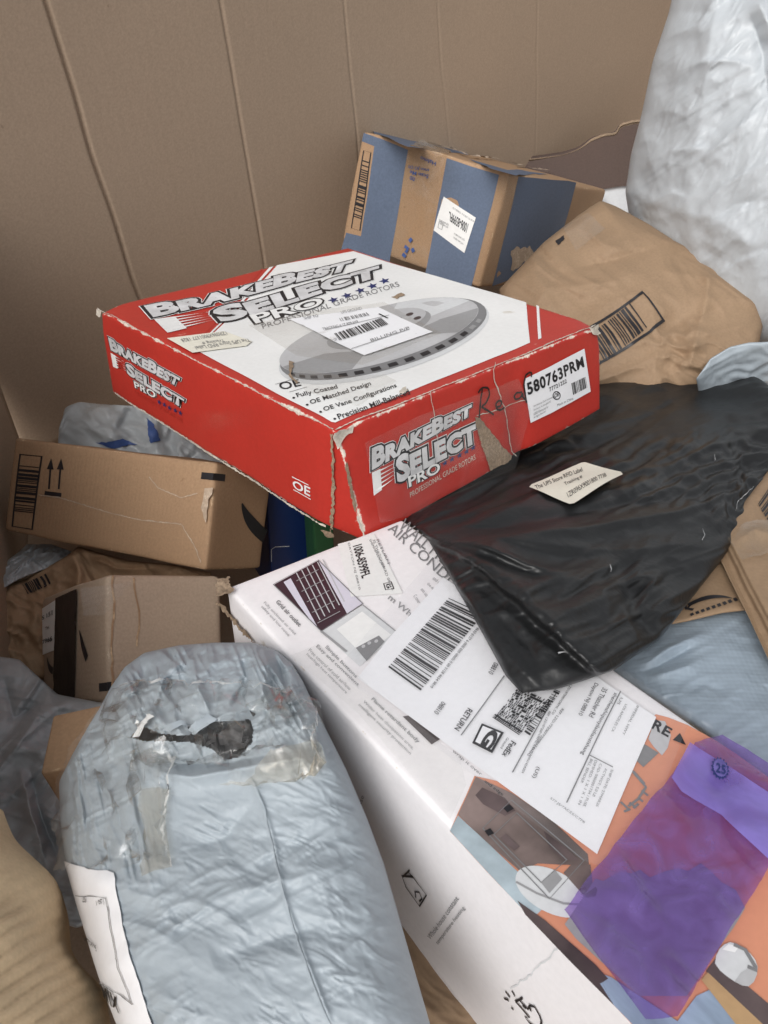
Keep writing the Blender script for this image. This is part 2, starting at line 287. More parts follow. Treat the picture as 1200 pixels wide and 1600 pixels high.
class Surf:
    root = None; sub = None; cut = 0.03; base = 0.0
    def uvs(self, pxs): return np.array([self.uv(*p) for p in pxs])
    def lay(self, name, mesh2d, mat, h=.0004, cut=None, wob=0, label=None, parent=None, wobs=60, crease=None):
        """uv mesh -> cut into a grid -> laid on the surface h metres proud"""
        v, f = mesh2d; bm = bmesh.new(); vs = [bm.verts.new((p[0], p[1], 0)) for p in v]
        for q in f:
            try: bm.faces.new([vs[i] for i in q])
            except ValueError: pass
        cut = cut or self.cut
        if cut:
            lo = np.min(v, 0); hi = np.max(v, 0)
            for ax in (0, 1):
                for k in range(int(math.floor(lo[ax] / cut)) + 1, int(math.ceil(hi[ax] / cut))):
                    co = [0, 0, 0]; co[ax] = k * cut; no = [0, 0, 0]; no[ax] = 1
                    bmesh.ops.bisect_plane(bm, geom=bm.verts[:] + bm.edges[:] + bm.faces[:], plane_co=co, plane_no=no, dist=1e-7)
        bm.verts.index_update(); uv = np.array([x.co[:2] for x in bm.verts]); fs = [tuple(x.index for x in q.verts) for q in bm.faces]; bm.free()
        hh = np.full(len(uv), h + self.base)
        if wob: hh = hh + wob * (fbm(np.c_[uv, np.zeros(len(uv))], wobs, 5) * .5 + .5)
        if crease:                                  # (amp, scale, stretch): sharp folds in the film
            q3 = np.c_[uv * crease[1] * np.array([1, crease[2]]), np.zeros(len(uv))]; q3 = q3 + .6 * np.c_[vnoise(q3, .6, 3), vnoise(q3, .6, 4), 0 * q3[:, 0]]
            hh = hh + crease[0] * np.clip(1 - 2.6 * np.abs(vnoise(q3, 1, 1)), 0, 1) + .5 * crease[0] * np.clip(1 - 2.6 * np.abs(vnoise(q3, 2.3, 2)), 0, 1)
        P = self.pos(uv[:, 0], uv[:, 1], hh)
        # face winding towards +h
        if len(fs):
            up = self.pos(uv[:1, 0], uv[:1, 1], hh[:1] + .001)[0] - P[0]; n = np.zeros(3)
            for q in fs[:400]:
                x = P[list(q)] - P[q[0]]; n += np.cross(x[1:-1], x[2:]).sum(0)
            if n @ up < 0: fs = [q[::-1] for q in fs]
        o = new_mesh(name, P, fs, mat, parent or self.sub or self.root)
        if label: o['label'] = label
        return o
    def quad(self, BL, BR, TL, TR=None):
        q = self.uvs([BL, BR, TL] + ([TR] if TR else []))
        if TR is None: q = np.vstack([q, q[1] + q[2] - q[0]])
        def fn(p):
            p = np.asarray(p, float); x = p[:, :1]; y = p[:, 1:2]
            return q[0] * (1 - x) * (1 - y) + q[1] * x * (1 - y) + q[2] * (1 - x) * y + q[3] * x * y
        return fn
    def poly(self, name, pxs, mat, h=.0003, **k):
        u = self.uvs(pxs); return self.lay(name, (u, [tuple(range(len(u)))]), mat, h, **k)
    def rpoly(self, name, pxs, mat, h=.0003, amp=.0012, step=.004, seed=1, **k):
        u = ragged(self.uvs(pxs), amp, step, seed); return self.lay(name, (u, [tuple(range(len(u)))]), mat, h, **k)
    def text(self, s, mat, BL, BR, TL, TR=None, h=.0006, bold=0.0, name='lettering', **k):
        v, f = textn(s, bold); return self.lay(name, (self.quad(BL, BR, TL, TR)(v), f), mat, h, **k)
    def fit(self, m, mat, BL, BR, TL, TR=None, h=.0006, name='print', **k):
        return self.lay(name, (self.quad(BL, BR, TL, TR)(m[0]), m[1]), mat, h, **k)
    def line(self, name, pxs, w, mat, h=.0006, closed=False, jitter=0.0, seed=1, sub=0, **k):
        u = self.uvs(pxs)
        if sub:
            o = [u[0]]
            for a, b in zip(u[:-1], u[1:]):
                n = max(1, int(np.linalg.norm(b - a) / sub)); o += [a + (b - a) * (i + 1) / n for i in range(n)]
            r = np.random.default_rng(seed); u = np.array(o) + (r.random((len(o), 2)) - .5) * sub * .35
        return self.lay(name, stroke(u, w, closed, jitter, seed), mat, h, **k)

# ------------------------------------------------------------------ cartons
class Face(Surf):
    def __init__(s, box, o, U, V, N): s.box = box; s.o, s.U, s.V, s.N = map(lambda a: np.array(a, float), (o, U, V, N)); s.root = box.root
    def uv(s, px, py):
        d = (MR @ ray(px, py)) @ s.box.Rw; c = (CAM - s.box.loc) @ s.box.Rw
        t = ((s.o - c) @ s.N) / (d @ s.N); q = c + d * t - s.o; u = np.array([q @ s.U, q @ s.V])
        if s.box.refine:                            # crushed carton: find the point of the bent face that lies under the pixel
            for _ in range(3):
                e = 1e-4; g = np.array([u, u + (e, 0), u + (0, e)]); pp = project(s.pos(g[:, 0], g[:, 1], np.zeros(3)) @ s.box.Rw.T + s.box.loc)
                J = np.stack([pp[1] - pp[0], pp[2] - pp[0]], -1) / e; u = u + np.linalg.solve(J, np.array([px, py]) - pp[0])
        return u[0], u[1]
    def pos(s, u, v, h):
        p = s.o + np.outer(u, s.U) + np.outer(v, s.V) + np.outer(h, s.N); return s.box.deform(p)
class Box:
    refine = False
    def __init__(s, name, label, cat, R, t, d, deform=None, group=None, amp=.0012):
        R = np.array(R); u, _, vt = np.linalg.svd(R); R = u @ vt; s.d = np.array(d) * SC
        s.Rw = MR @ R; s.loc = W(np.array(t) * SC + R @ (s.d * (.5, .5, 0)))
        M = Matrix([list(s.Rw[i]) + [s.loc[i]] for i in range(3)] + [[0, 0, 0, 1]])
        s.root = empty(name, label, cat, M, group); s.root.rotation_mode = 'QUATERNION'; s.root.matrix_world = M
        x, y, z = s.d[0] / 2, s.d[1] / 2, s.d[2]; s.amp = amp; s.seed = hash(name) % 7 if False else len(name)
        s.extra = deform
        s.top = Face(s, (-x, -y, z), (1, 0, 0), (0, 1, 0), (0, 0, 1)); s.front = Face(s, (-x, -y, 0), (1, 0, 0), (0, 0, 1), (0, -1, 0))
        s.left = Face(s, (-x, y, 0), (0, -1, 0), (0, 0, 1), (-1, 0, 0)); s.right = Face(s, (x, -y, 0), (0, 1, 0), (0, 0, 1), (1, 0, 0))
    def deform(s, p):
        q = p.copy(); n = s.amp
        for a in range(3): q[:, a] += n * fbm(p, 11, s.seed + 5 * a, 2)
        if s.extra: q = s.extra(s, p, q)
        return q
    def local(s, px, py, z): return (W(ray(px, py, z)) - s.loc) @ s.Rw
    def body(s, mat, r=.003, step=.008, name='body', skip=()):
        hx, hy, hz = s.d[0] / 2, s.d[1] / 2, s.d[2]; bm = bmesh.new(); key = {}
        def lines(L): 
            n = max(2, int(round(L / step))); a = np.linspace(0, L, n + 1); return np.unique(np.r_[a[(a > r * 1.6) & (a < L - r * 1.6)], 0, r * .5, r, L - r, L - r * .5, L])
        X, Y, Z = lines(2 * hx) - hx, lines(2 * hy) - hy, lines(hz)
        V = []; F = []
        def vid(p):
            k = (round(p[0], 6), round(p[1], 6), round(p[2], 6))
            if k not in key: key[k] = len(V); V.append(p)
            return key[k]
        def grid(A, B, fn, flip):
            for i in range(len(A) - 1):
                for j in range(len(B) - 1):
                    q = [vid(fn(A[i], B[j])), vid(fn(A[i + 1], B[j])), vid(fn(A[i + 1], B[j + 1])), vid(fn(A[i], B[j + 1]))]
                    F.append(q[::-1] if flip else q)
        grid(X, Y, lambda a, b: (a, b, hz), False); grid(X, Y, lambda a, b: (a, b, 0.0), True)
        grid(X, Z, lambda a, b: (a, -hy, b), False); grid(X, Z, lambda a, b: (a, hy, b), True)
        grid(Y, Z, lambda a, b: (-hx, a, b), True); grid(Y, Z, lambda a, b: (hx, a, b), False)
        V = np.array(V); bm.free()
        D = np.sort(np.stack([hx - abs(V[:, 0]), hy - abs(V[:, 1]), np.minimum(V[:, 2], hz - V[:, 2])], -1), 1); edge = np.hypot(D[:, 0], D[:, 1])
        c = np.stack([np.clip(V[:, 0], -hx + r, hx - r), np.clip(V[:, 1], -hy + r, hy - r), np.clip(V[:, 2], r, hz - r)], -1)
        dv = V - c; l = np.linalg.norm(dv, axis=1, keepdims=True); P = np.where(l > 1e-9, c + dv / np.maximum(l, 1e-9) * np.minimum(r, l * 1.0 if False else r), V)
        return new_mesh(name, s.deform(P), F, mat, s.root, True, {'edge': edge})

# ------------------------------------------------------------------ bags and mailers
def resample(P, n):
    P = np.array(P, float); d = np.r_[0, np.cumsum(np.linalg.norm(np.diff(P, axis=0), axis=1))]; t = np.linspace(0, d[-1], n)
    lin = np.stack([np.interp(t, d, P[:, k]) for k in range(3)], -1)
    for _ in range(max(1, n // 40)):                      # soften the corners of the traced polyline
        s = lin.copy(); s[1:-1] = .25 * lin[:-2] + .5 * lin[1:-1] + .25 * lin[2:]; lin = s
    return lin
def upsample(G, n, m):
    def up(A, k, ax):
        A = np.moveaxis(A, ax, 0); x = np.linspace(0, len(A) - 1, k); i = np.clip(np.floor(x).astype(int), 0, len(A) - 2); f = (x - i).reshape(-1, *[1] * (A.ndim - 1))
        return np.moveaxis(A[i] * (1 - f) + A[i + 1] * f, 0, ax)
    return up(up(G, n, 0), m, 1)
def relax(G, excess, iters, ka, kb, seed, fieldscale=9, aniso=(1, .6)):
    """a sheet slightly larger than the form it is pulled over: it buckles into folds"""
    n, m, _ = G.shape; r = np.random.default_rng(seed); X = G.copy()
    nrm = grid_normals(G); cell = np.linalg.norm(G[1:] - G[:-1], axis=-1).mean()
    X = X + nrm * ((r.random((n, m, 1)) - .5) * cell * .5)
    fld = .15 + .85 * np.clip(.5 + 1.3 * fbm(G, fieldscale, seed, 2), 0, 1.5)
    C = []
    for k, (a, b) in enumerate((((slice(0, -1), slice(None)), (slice(1, None), slice(None))), ((slice(None), slice(0, -1)), (slice(None), slice(1, None))),
                   ((slice(0, -1), slice(0, -1)), (slice(1, None), slice(1, None))), ((slice(1, None), slice(0, -1)), (slice(0, -1), slice(1, None))))):
        an = (aniso[0], aniso[1], sum(aniso) / 2, sum(aniso) / 2)[k]
        L = np.linalg.norm(G[b] - G[a], axis=-1, keepdims=True) * (1 + an * excess * .5 * (fld[a] + fld[b])[..., None]); C.append((a, b, L))
    def lap(A):
        o = np.zeros_like(A); o[1:-1, 1:-1] = (A[:-2, 1:-1] + A[2:, 1:-1] + A[1:-1, :-2] + A[1:-1, 2:]) * .25 - A[1:-1, 1:-1]; return o
    for it in range(iters):
        X[0] = G[0]; X[-1] = G[-1]; X[:, 0] = G[:, 0]; X[:, -1] = G[:, -1]
        D = np.zeros_like(X)
        for a, b, L in C:
            e = X[b] - X[a]; l = np.sqrt((e * e).sum(-1, keepdims=True)) + 1e-9; c = e * ((l - L) / l * .5); D[a] += c; D[b] -= c
        X = X + D * .32 + ka * (G - X) - kb * lap(lap(X - G))
    X[0] = G[0]; X[-1] = G[-1]; X[:, 0] = G[:, 0]; X[:, -1] = G[:, -1]
    return X
def smooth2(A, k=1):
    for _ in range(k):
        B = A.copy(); B[1:-1, 1:-1] = .5 * A[1:-1, 1:-1] + .125 * (A[:-2, 1:-1] + A[2:, 1:-1] + A[1:-1, :-2] + A[1:-1, 2:]); A = B
    return A
def grid_normals(G):
    du = np.gradient(G, axis=0); dv = np.gradient(G, axis=1); n = np.cross(du, dv); return n / (np.linalg.norm(n, axis=-1, keepdims=True) + 1e-12)
class Bag(Surf):
    cut = .006
    def __init__(s, name, label, cat, top, right, bottom, left, n=120, m=120, bulge=.03, back=None, pw=2.2, excess=.03, fine=.02, folds=(), mat='grey_poly', group=None,
                 shape=None, seed=1, ka=.0012, kb=.06, crump=(), aniso=(1, .6), part='body', thick=None, warp=None, hole=None):
        """top: TL->TR, right: TR->BR, bottom: BL->BR, left: TL->BL, lists of points in the camera frame"""
        T, R_, B, L = resample(top, m), resample(right, n), resample(bottom, m), resample(left, n)
        u = np.linspace(0, 1, m)[None, :, None]; v = np.linspace(0, 1, n)[:, None, None]
        G = (1 - v) * T[None] + v * B[None] + (1 - u) * L[:, None] + u * R_[:, None] - ((1 - u) * (1 - v) * T[0] + u * (1 - v) * T[-1] + (1 - u) * v * B[0] + u * v * B[-1])
        uu = np.abs(2 * u[..., 0] - 1); vv = np.abs(2 * v[..., 0] - 1)
        prof = np.clip(1 - uu ** pw, 0, 1) ** .5 * np.clip(1 - vv ** pw, 0, 1) ** .5
        vd = -G.mean((0, 1)); vd /= np.linalg.norm(vd)
        px = np.stack([600 + FOC * G[..., 0] / G[..., 2], 800 + FOC * G[..., 1] / G[..., 2]], -1)
        amp = bulge * prof
        if shape is not None: amp = amp * shape(px)
        for fd in folds: amp = amp + fd(px) * np.clip(prof * 4, 0, 1)
        for cr in crump: amp = amp + crease_field(px, *cr) * np.clip(prof * 2.5, 0, 1)
        rays = G / np.linalg.norm(G, axis=-1, keepdims=True)
        F0 = G - rays * amp[..., None]
        X = F0
        if excess:
            g = upsample(F0, max(12, n // 5), max(12, m // 5)); D1 = upsample(relax(g, excess * 2.2, 260, ka, kb, seed, aniso=aniso) - g, n // 2, m // 2)
            g = upsample(F0, n // 2, m // 2) + smooth2(D1, 2); x = relax(g, fine * 2.4, 200, ka, kb, seed + 1, 14, aniso=aniso)
            D2 = smooth2(upsample(x - upsample(F0, n // 2, m // 2), n, m), 2); X = F0 + D2
        Bk = G + rays * ((back if back is not None else bulge) * prof)[..., None]
        Xw, Bw = W(X), W(Bk); s.X = Xw
        loc = Xw.reshape(-1, 3).mean(0); loc[2] = min(Xw[..., 2].min(), Bw[..., 2].min()); s.loc = loc
        s.root = empty(name, label, cat, Matrix.Translation(Vector(loc)), group)
        idx = np.arange(n * m).reshape(n, m); bidx = idx + n * m
        bidx[0] = idx[0]; bidx[-1] = idx[-1]; bidx[:, 0] = idx[:, 0]; bidx[:, -1] = idx[:, -1]
        V = np.vstack([Xw.reshape(-1, 3), Bw.reshape(-1, 3)]) - loc
        keep = np.ones((n - 1, m - 1), bool)
        s.px = project(Xw)
        if hole is not None:
            c = (s.px[:-1, :-1] + s.px[1:, 1:]) / 2; keep = ~hole(c)
        fq = np.stack([idx[:-1, :-1], idx[1:, :-1], idx[1:, 1:], idx[:-1, 1:]], -1)[keep].reshape(-1, 4); bq = np.stack([bidx[:-1, :-1], bidx[:-1, 1:], bidx[1:, 1:], bidx[1:, :-1]], -1).reshape(-1, 4)
        s.N = grid_normals(Xw)
        cd_ = CAM - Xw.mean((0, 1))
        if (s.N.mean((0, 1)) @ cd_) < 0: s.N = -s.N; fq = fq[:, ::-1]; bq = bq[:, ::-1]
        s.n, s.m = n, m
        used = np.unique(np.r_[fq.ravel(), bq.ravel()]); rm = np.full(len(V), -1); rm[used] = np.arange(len(used))
        me = bpy.data.meshes.new(part); V2 = V[used]; FQ = rm[np.vstack([fq, bq])]
        me.vertices.add(len(V2)); me.vertices.foreach_set('co', V2.ravel()); me.loops.add(FQ.size); me.loops.foreach_set('vertex_index', FQ.ravel().astype(np.int32))
        me.polygons.add(len(FQ)); me.polygons.foreach_set('loop_start', np.arange(0, FQ.size, 4, dtype=np.int32)); me.polygons.foreach_set('use_smooth', np.ones(len(FQ), bool))
        me.update(calc_edges=True); me.validate(); me.materials.append(MT[mat]); o = bpy.data.objects.new(part, me); col.objects.link(o); o.parent = s.root; s.obj = o
        ex = np.zeros(len(V2)) + .1; at = me.attributes.new('edge', 'FLOAT', 'POINT'); at.data.foreach_set('value', ex)
        s.flat = False
        s.su = np.linalg.norm(Xw[n // 2, 1:] - Xw[n // 2, :-1], axis=-1).sum(); s.sv = np.linalg.norm(Xw[1:, m // 2] - Xw[:-1, m // 2], axis=-1).sum()
    def uv(s, px, py):
        d = (s.px[..., 0] - px) ** 2 + (s.px[..., 1] - py) ** 2; i, j = np.unravel_index(np.argmin(d), d.shape)
        i = min(max(i, 2), s.n - 3); j = min(max(j, 2), s.m - 3)
        a = (s.px[i + 2, j] - s.px[i - 2, j]) / 4; b = (s.px[i, j + 2] - s.px[i, j - 2]) / 4; A = np.stack([b, a], -1)
        e = np.linalg.lstsq(A, np.array([px, py]) - s.px[i, j], rcond=None)[0]; e = np.clip(e, -14, 14)
        return (j + e[0]) / (s.m - 1) * s.su, (i + e[1]) / (s.n - 1) * s.sv
    def pos(s, u, v, h):
        x = np.clip(np.asarray(u) / s.su * (s.m - 1), 0, s.m - 1.001); y = np.clip(np.asarray(v) / s.sv * (s.n - 1), 0, s.n - 1.001)
        if s.flat:                                  # stiff label: spans its own four corners instead of following each crease
            u0, u1, v0, v1 = s.flat; s.flat = False; c = s.pos(np.array([u0, u1, u0, u1]), np.array([v0, v0, v1, v1]), np.zeros(4)); s.flat = (u0, u1, v0, v1)
            p = ((np.asarray(u) - u0) / (u1 - u0))[:, None]; q = ((np.asarray(v) - v0) / (v1 - v0))[:, None]
            n = np.cross(c[1] - c[0], c[2] - c[0]); n /= np.linalg.norm(n); n = n if n @ s.N.mean((0, 1)) > 0 else -n
            w = .0006 * np.sin(p * 5 + 1) + .0005 * np.sin(q * 6)
            return c[0] * (1 - p) * (1 - q) + c[1] * p * (1 - q) + c[2] * (1 - p) * q + c[3] * p * q + n * (np.asarray(h)[:, None] + w)
        i = y.astype(int); j = x.astype(int); a = (y - i)[:, None]; b = (x - j)[:, None]
        def I(A): return A[i, j] * (1 - a) * (1 - b) + A[i + 1, j] * a * (1 - b) + A[i, j + 1] * (1 - a) * b + A[i + 1, j + 1] * a * b
        N = I(s.N); N /= np.linalg.norm(N, axis=-1, keepdims=True) + 1e-9
        return I(s.X) + N * np.asarray(h)[:, None] - s.loc
def crease_field(px, amp, ln, sh, ang, seed=0, polar=None, calm=None):
    """sharp little folds: ridged noise, longer along one direction (or fanning out from a point)"""
    if polar is not None:
        d = px - np.array(polar); a = np.arctan2(d[..., 1], d[..., 0]); r = np.hypot(d[..., 0], d[..., 1]); q = np.stack([r / ln, a * 180 / math.pi / sh, 0 * a + seed], -1); fade = np.clip(r / 150, 0, 1) ** .5
    else:
        t = math.radians(ang); c, s_ = math.cos(t), math.sin(t); q = np.stack([(px[..., 0] * c + px[..., 1] * s_) / ln, (-px[..., 0] * s_ + px[..., 1] * c) / sh, 0 * px[..., 0] + seed], -1); fade = 1
    if calm is not None: fade = fade * (1 - .85 * np.exp(-(((px[..., 0] - calm[0]) ** 2 + (px[..., 1] - calm[1]) ** 2) / calm[2] ** 2)))
    w = np.stack([vnoise(q, .7, seed + 3), vnoise(q, .7, seed + 5), 0 * q[..., 0]], -1) * .55; q = q + w
    r = 1 - 2.2 * np.abs(vnoise(q, 1.0, seed)); r2 = 1 - 2.2 * np.abs(vnoise(q, 2.1, seed + 1)); gate = np.clip(.55 + .9 * vnoise(q, .45, seed + 8), .1, 1.2)
    r3 = 1 - 2.2 * np.abs(vnoise(q, 4.3, seed + 2)); return amp * fade * gate * (r + .55 * r2 + .08 * r3) * .6
# fold shapes, given along a pixel polyline: a ridge, or a step (one side higher)
def _dist(px, pts):
    best = np.full(px.shape[:-1], 1e9); side = np.zeros(px.shape[:-1]); along = np.zeros(px.shape[:-1]); P = np.array(pts, float); tot = np.linalg.norm(np.diff(P, axis=0), axis=1); acc = np.r_[0, np.cumsum(tot)]
    for k in range(len(P) - 1):
        a, b = P[k], P[k + 1]; e = b - a; L = e @ e; t = np.clip(((px - a) @ e) / L, 0, 1); q = a + t[..., None] * e; dv = px - q; d = np.linalg.norm(dv, axis=-1)
        c = e[0] * dv[..., 1] - e[1] * dv[..., 0]; w = d < best; best = np.where(w, d, best); side = np.where(w, np.sign(c), side); along = np.where(w, (acc[k] + t * tot[k]) / acc[-1], along)
    return best, side, along
def ridge(pts, amp, w, taper=.25, skew=.0):
    def f(px):
        d, s, t = _dist(px, pts); ww = w * np.where(s > 0, 1 + skew, 1 - skew); env = np.clip(np.minimum(t, 1 - t) / max(taper, 1e-3), 0, 1) if taper else 1
        return amp * env * np.exp(-(d / ww) ** 1.3)
    return f
def step(pts, amp, w, fall, taper=.0):
    """raised on the right-hand side of the polyline, decaying over `fall` pixels"""
    def f(px):
        d, s, t = _dist(px, pts); sd = d * s; env = np.clip(np.minimum(t, 1 - t) / taper, 0, 1) if taper else 1
        return amp * env * (1 / (1 + np.exp(-sd / w * 3))) * np.exp(-np.clip(sd, 0, None) / fall)
    return f
def inpoly(p, poly):
    x, y = p[..., 0], p[..., 1]; r = np.zeros(x.shape, bool); n = len(poly)
    for i in range(n):
        (x1, y1), (x2, y2) = poly[i], poly[(i + 1) % n]
        if y1 == y2: continue
        c = ((y1 > y) != (y2 > y)) & (x < (x2 - x1) * (y - y1) / (y2 - y1) + x1); r ^= c
    return r

# ------------------------------------------------------------------ reference frame of the long white carton; dk(): pixel at height c (fit units) over its top
ACR = np.array([[0.818, -0.5749, -0.0181], [-0.3088, -0.4124, -0.8571], [0.4853, 0.7067, -0.5149]]); ACT = np.array([0.2352, 0.4238, 0.2746])
def dk(px, py, c=0.0):
    r = np.array([(px - 600) / FOC, (py - 800) / FOC, 1.0]); n = ACR[:, 2]; o = ACT + n * (.1435 + c); return r * ((n @ o) / (n @ r)) * SC
def rz(pts): return [ray(*p) for p in pts]
def dz(pts): return [dk(*p) for p in pts]

# ------------------------------------------------------------------ the container: scored corrugated walls, floor, folded-in flap
cont = empty('cardboard_container', 'large open kraft cardboard container that holds all the parcels', 'container', Matrix.Translation((0.1, 0.6, .68)))
CL = np.array([0.1, 0.6, .68])
corner = W(ray(30, 682, 1.15)); dl = np.array([80, 1150, 1374.]); dl = MR @ (dl / np.linalg.norm(dl))
class Plane(Surf):
    def __init__(s, o, U, V, root, loc):
        s.o = np.array(o); s.U = U / np.linalg.norm(U); s.V = V / np.linalg.norm(V); s.N = np.cross(s.U, s.V); s.N /= np.linalg.norm(s.N); s.root = root; s.loc = loc
        s.disp = lambda u, v: 0 * u
    def uv(s, px, py):
        d = MR @ ray(px, py); t = ((s.o - CAM) @ s.N) / (d @ s.N); q = CAM + d * t - s.o
        A = np.stack([s.U, s.V], -1); return tuple(np.linalg.lstsq(A, q, rcond=None)[0])
    def pos(s, u, v, h): return s.o + np.outer(u, s.U) + np.outer(v, s.V) + np.outer(np.asarray(h) + s.disp(np.asarray(u), np.asarray(v)), s.N) - s.loc
    def sheet(s, name, us, vs, mat, thick=.006):
        u, v = np.meshgrid(us, vs); n, m = u.shape; F_ = s.pos(u.ravel(), v.ravel(), np.zeros(u.size)); B_ = s.pos(u.ravel(), v.ravel(), np.full(u.size, -thick)); B_ = F_ + (B_ - F_)
        i = np.arange(n * m).reshape(n, m); q = np.stack([i[:-1, :-1], i[:-1, 1:], i[1:, 1:], i[1:, :-1]], -1).reshape(-1, 4); b = q[:, ::-1] + n * m
        ring = np.r_[i[0], i[1:, -1], i[-1, -2::-1], i[-2:0:-1, 0]]; r2 = np.roll(ring, -1); e = np.stack([r2, ring, ring + n * m, r2 + n * m], -1)
        return new_mesh(name, np.vstack([F_, B_]), np.vstack([q, b, e]), mat, s.root)
hd = np.array([math.cos(math.radians(45)), math.sin(math.radians(45)), 0])
bw = Plane(corner, hd, -dl, cont, CL)
scores = [((75, 0), (215, 440)), ((350, 0), (410, 380)), ((540, 0), (557, 200)), ((688, 0), (700, 215)), ((842, 0), (832, 230))]
su = [(np.array(bw.uv(*a)), np.array(bw.uv(*b))) for a, b in scores]
def wall_disp(u, v):
    r = .012 * fbm(np.stack([u, v, 0 * u], -1), 1.7, 3, 2)
    for k, (a, b) in enumerate(su):
        t = (v - a[1]) / (b[1] - a[1]); x = a[0] + (b[0] - a[0]) * np.clip(t, -1.5, 2.5) + .003 * vnoise(np.stack([v, 0 * v, 0 * v], -1), 14, k)
        r = r - (.0042, .0018, .0009, .0005, .0004)[k] * np.exp(-((u - x) / .0022) ** 2)
    return r
bw.disp = wall_disp
ub = np.linspace(-.004, 1.75, 160)
for a, b in su:
    for t in np.linspace(-.6, 2.0, 14): ub = np.r_[ub, a[0] + (b[0] - a[0]) * t + np.array([-.008, -.0045, -.0034, -.0022, -.0016, -.0008, 0, .0008, .0016, .0022, .0034, .0045, .008])]
ub = np.unique(np.round(ub, 4)); ub = ub[(ub >= -.004) & (ub <= 1.75)]
vtop = (1.20 - corner[2]) / -dl[2]; vbot = (.68 - corner[2]) / -dl[2]
bw.sheet('back_wall', ub, np.linspace(vbot, vtop, 60), 'wall')
lw = Plane(corner + np.array([-.0, 0, 0]), np.array([-.22, .72, 0.]), np.array([-.03, .0, 1.0]), cont, CL)
lw.disp = lambda u, v: .008 * fbm(np.stack([u, v, 0 * u], -1), 2.2, 9, 2)
lw.sheet('side_wall', np.linspace(-1.0, -.004, 50), np.linspace(.68 - corner[2], 1.03 - corner[2], 30), 'wall')
fl = Plane(np.array([-.8, -.25, .68]), np.array([1., 0, 0]), np.array([0, 1., 0]), cont, CL)
fl.sheet('floor', np.linspace(0, 2.4, 20), np.linspace(0, 2.4, 20), 'wall')

# folded-in flap, bottom left: curved corrugated sheet with open ribs telegraphing through
class Sheet:
    pass
def curved_sheet(name, top, right, bottom, left, n, m, mat, root, loc, disp=None, thick=.004, attr=None):
    T, R_, B, L = resample(top, m), resample(right, n), resample(bottom, m), resample(left, n)
    u = np.linspace(0, 1, m)[None, :, None]; v = np.linspace(0, 1, n)[:, None, None]
    G = (1 - v) * T[None] + v * B[None] + (1 - u) * L[:, None] + u * R_[:, None] - ((1 - u) * (1 - v) * T[0] + u * (1 - v) * T[-1] + (1 - u) * v * B[0] + u * v * B[-1])
    px = np.stack([600 + FOC * G[..., 0] / G[..., 2], 800 + FOC * G[..., 1] / G[..., 2]], -1)
    G = W(G); N = grid_normals(G)
    if (N.mean((0, 1)) @ (CAM - G.mean((0, 1)))) < 0: N = -N
    if disp is not None: G = G + N * disp(u[..., 0] + 0 * v[..., 0], v[..., 0] + 0 * u[..., 0], px)[..., None]
    Bk = G - N * thick; i = np.arange(n * m).reshape(n, m); q = np.stack([i[:-1, :-1], i[1:, :-1], i[1:, 1:], i[:-1, 1:]], -1).reshape(-1, 4)
    ring = np.r_[i[0], i[1:, -1], i[-1, -2::-1], i[-2:0:-1, 0]]; r2 = np.roll(ring, -1); e = np.stack([ring, r2, r2 + n * m, ring + n * m], -1)
    o = new_mesh(name, np.vstack([G.reshape(-1, 3), Bk.reshape(-1, 3)]) - loc, np.vstack([q, q[:, ::-1] + n * m, e[:, ::-1]]), mat, root, attrs={'edge': np.full(2 * n * m, .1)})
    return o
def flap_disp(u, v, px):
    s = px[..., 0] * .80 + px[..., 1] * .60
    return .010 * np.sin(np.clip(u, 0, 1) * math.pi) + .0022 * np.abs(np.sin(px[..., 1] * .117 + px[..., 0] * .075 + .3 * vnoise(px[..., [0, 1, 1]] / 120.))) * np.clip((v - .25) * 3, 0, 1) * np.clip((1.02 - u) * 2.5, 0, 1) + .004 * vnoise(px[..., [0, 1, 1]], .012, 4)
curved_sheet('flap', rz([(-330, 1150, .46), (-120, 1220, .47), (-12, 1276, .50), (20, 1310, .53)]), rz([(20, 1310, .53), (37, 1334, .53), (60, 1367, .52), (94, 1412, .505), (124, 1480, .485), (148, 1530, .47), (165, 1600, .45), (200, 1720, .43)]),
             rz([(-330, 1740, .33), (-100, 1730, .35), (100, 1725, .39), (200, 1720, .43)]), rz([(-330, 1150, .46), (-330, 1740, .33)]), 130, 110, 'flap', cont, CL, flap_disp)

# torn cardboard panel behind the blue box, recessed board's shade put into its colour
tp = empty('torn_cardboard_panel', 'torn cardboard panel, recess shade painted in as dark brown, with a pale ragged edge behind the blue box', 'cardboard', Matrix.Translation(W(ray(900, 300, 1.62)).tolist())); tl = W(ray(900, 300, 1.62))
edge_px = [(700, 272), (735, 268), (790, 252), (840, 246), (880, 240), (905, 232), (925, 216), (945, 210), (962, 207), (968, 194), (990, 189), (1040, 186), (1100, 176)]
curved_sheet('panel', rz([(x, y, 1.66 - .0002 * (x - 700)) for x, y in edge_px]), rz([(1100, 176, 1.58), (1110, 420, 1.5)]), rz([(700, 420, 1.66), (1110, 420, 1.5)]), rz([(700, 272, 1.66), (700, 420, 1.66)]), 24, 130, 'shade_board', tp, tl, lambda u, v, px: .008 * vnoise(px[..., [0, 1, 1]], .01, 2))
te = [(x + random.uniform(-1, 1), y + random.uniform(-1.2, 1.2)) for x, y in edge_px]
curved_sheet('torn_edge', rz([(x, y - 0.6, 1.655 - .0002 * (x - 700)) for x, y in te]), rz([(1100, 174, 1.575), (1100, 178, 1.575)]), rz([(x, y + 0.8, 1.65 - .0002 * (x - 700)) for x, y in te]), rz([(700, 270, 1.655), (700, 274, 1.65)]), 3, 130, 'torn', tp, tl)

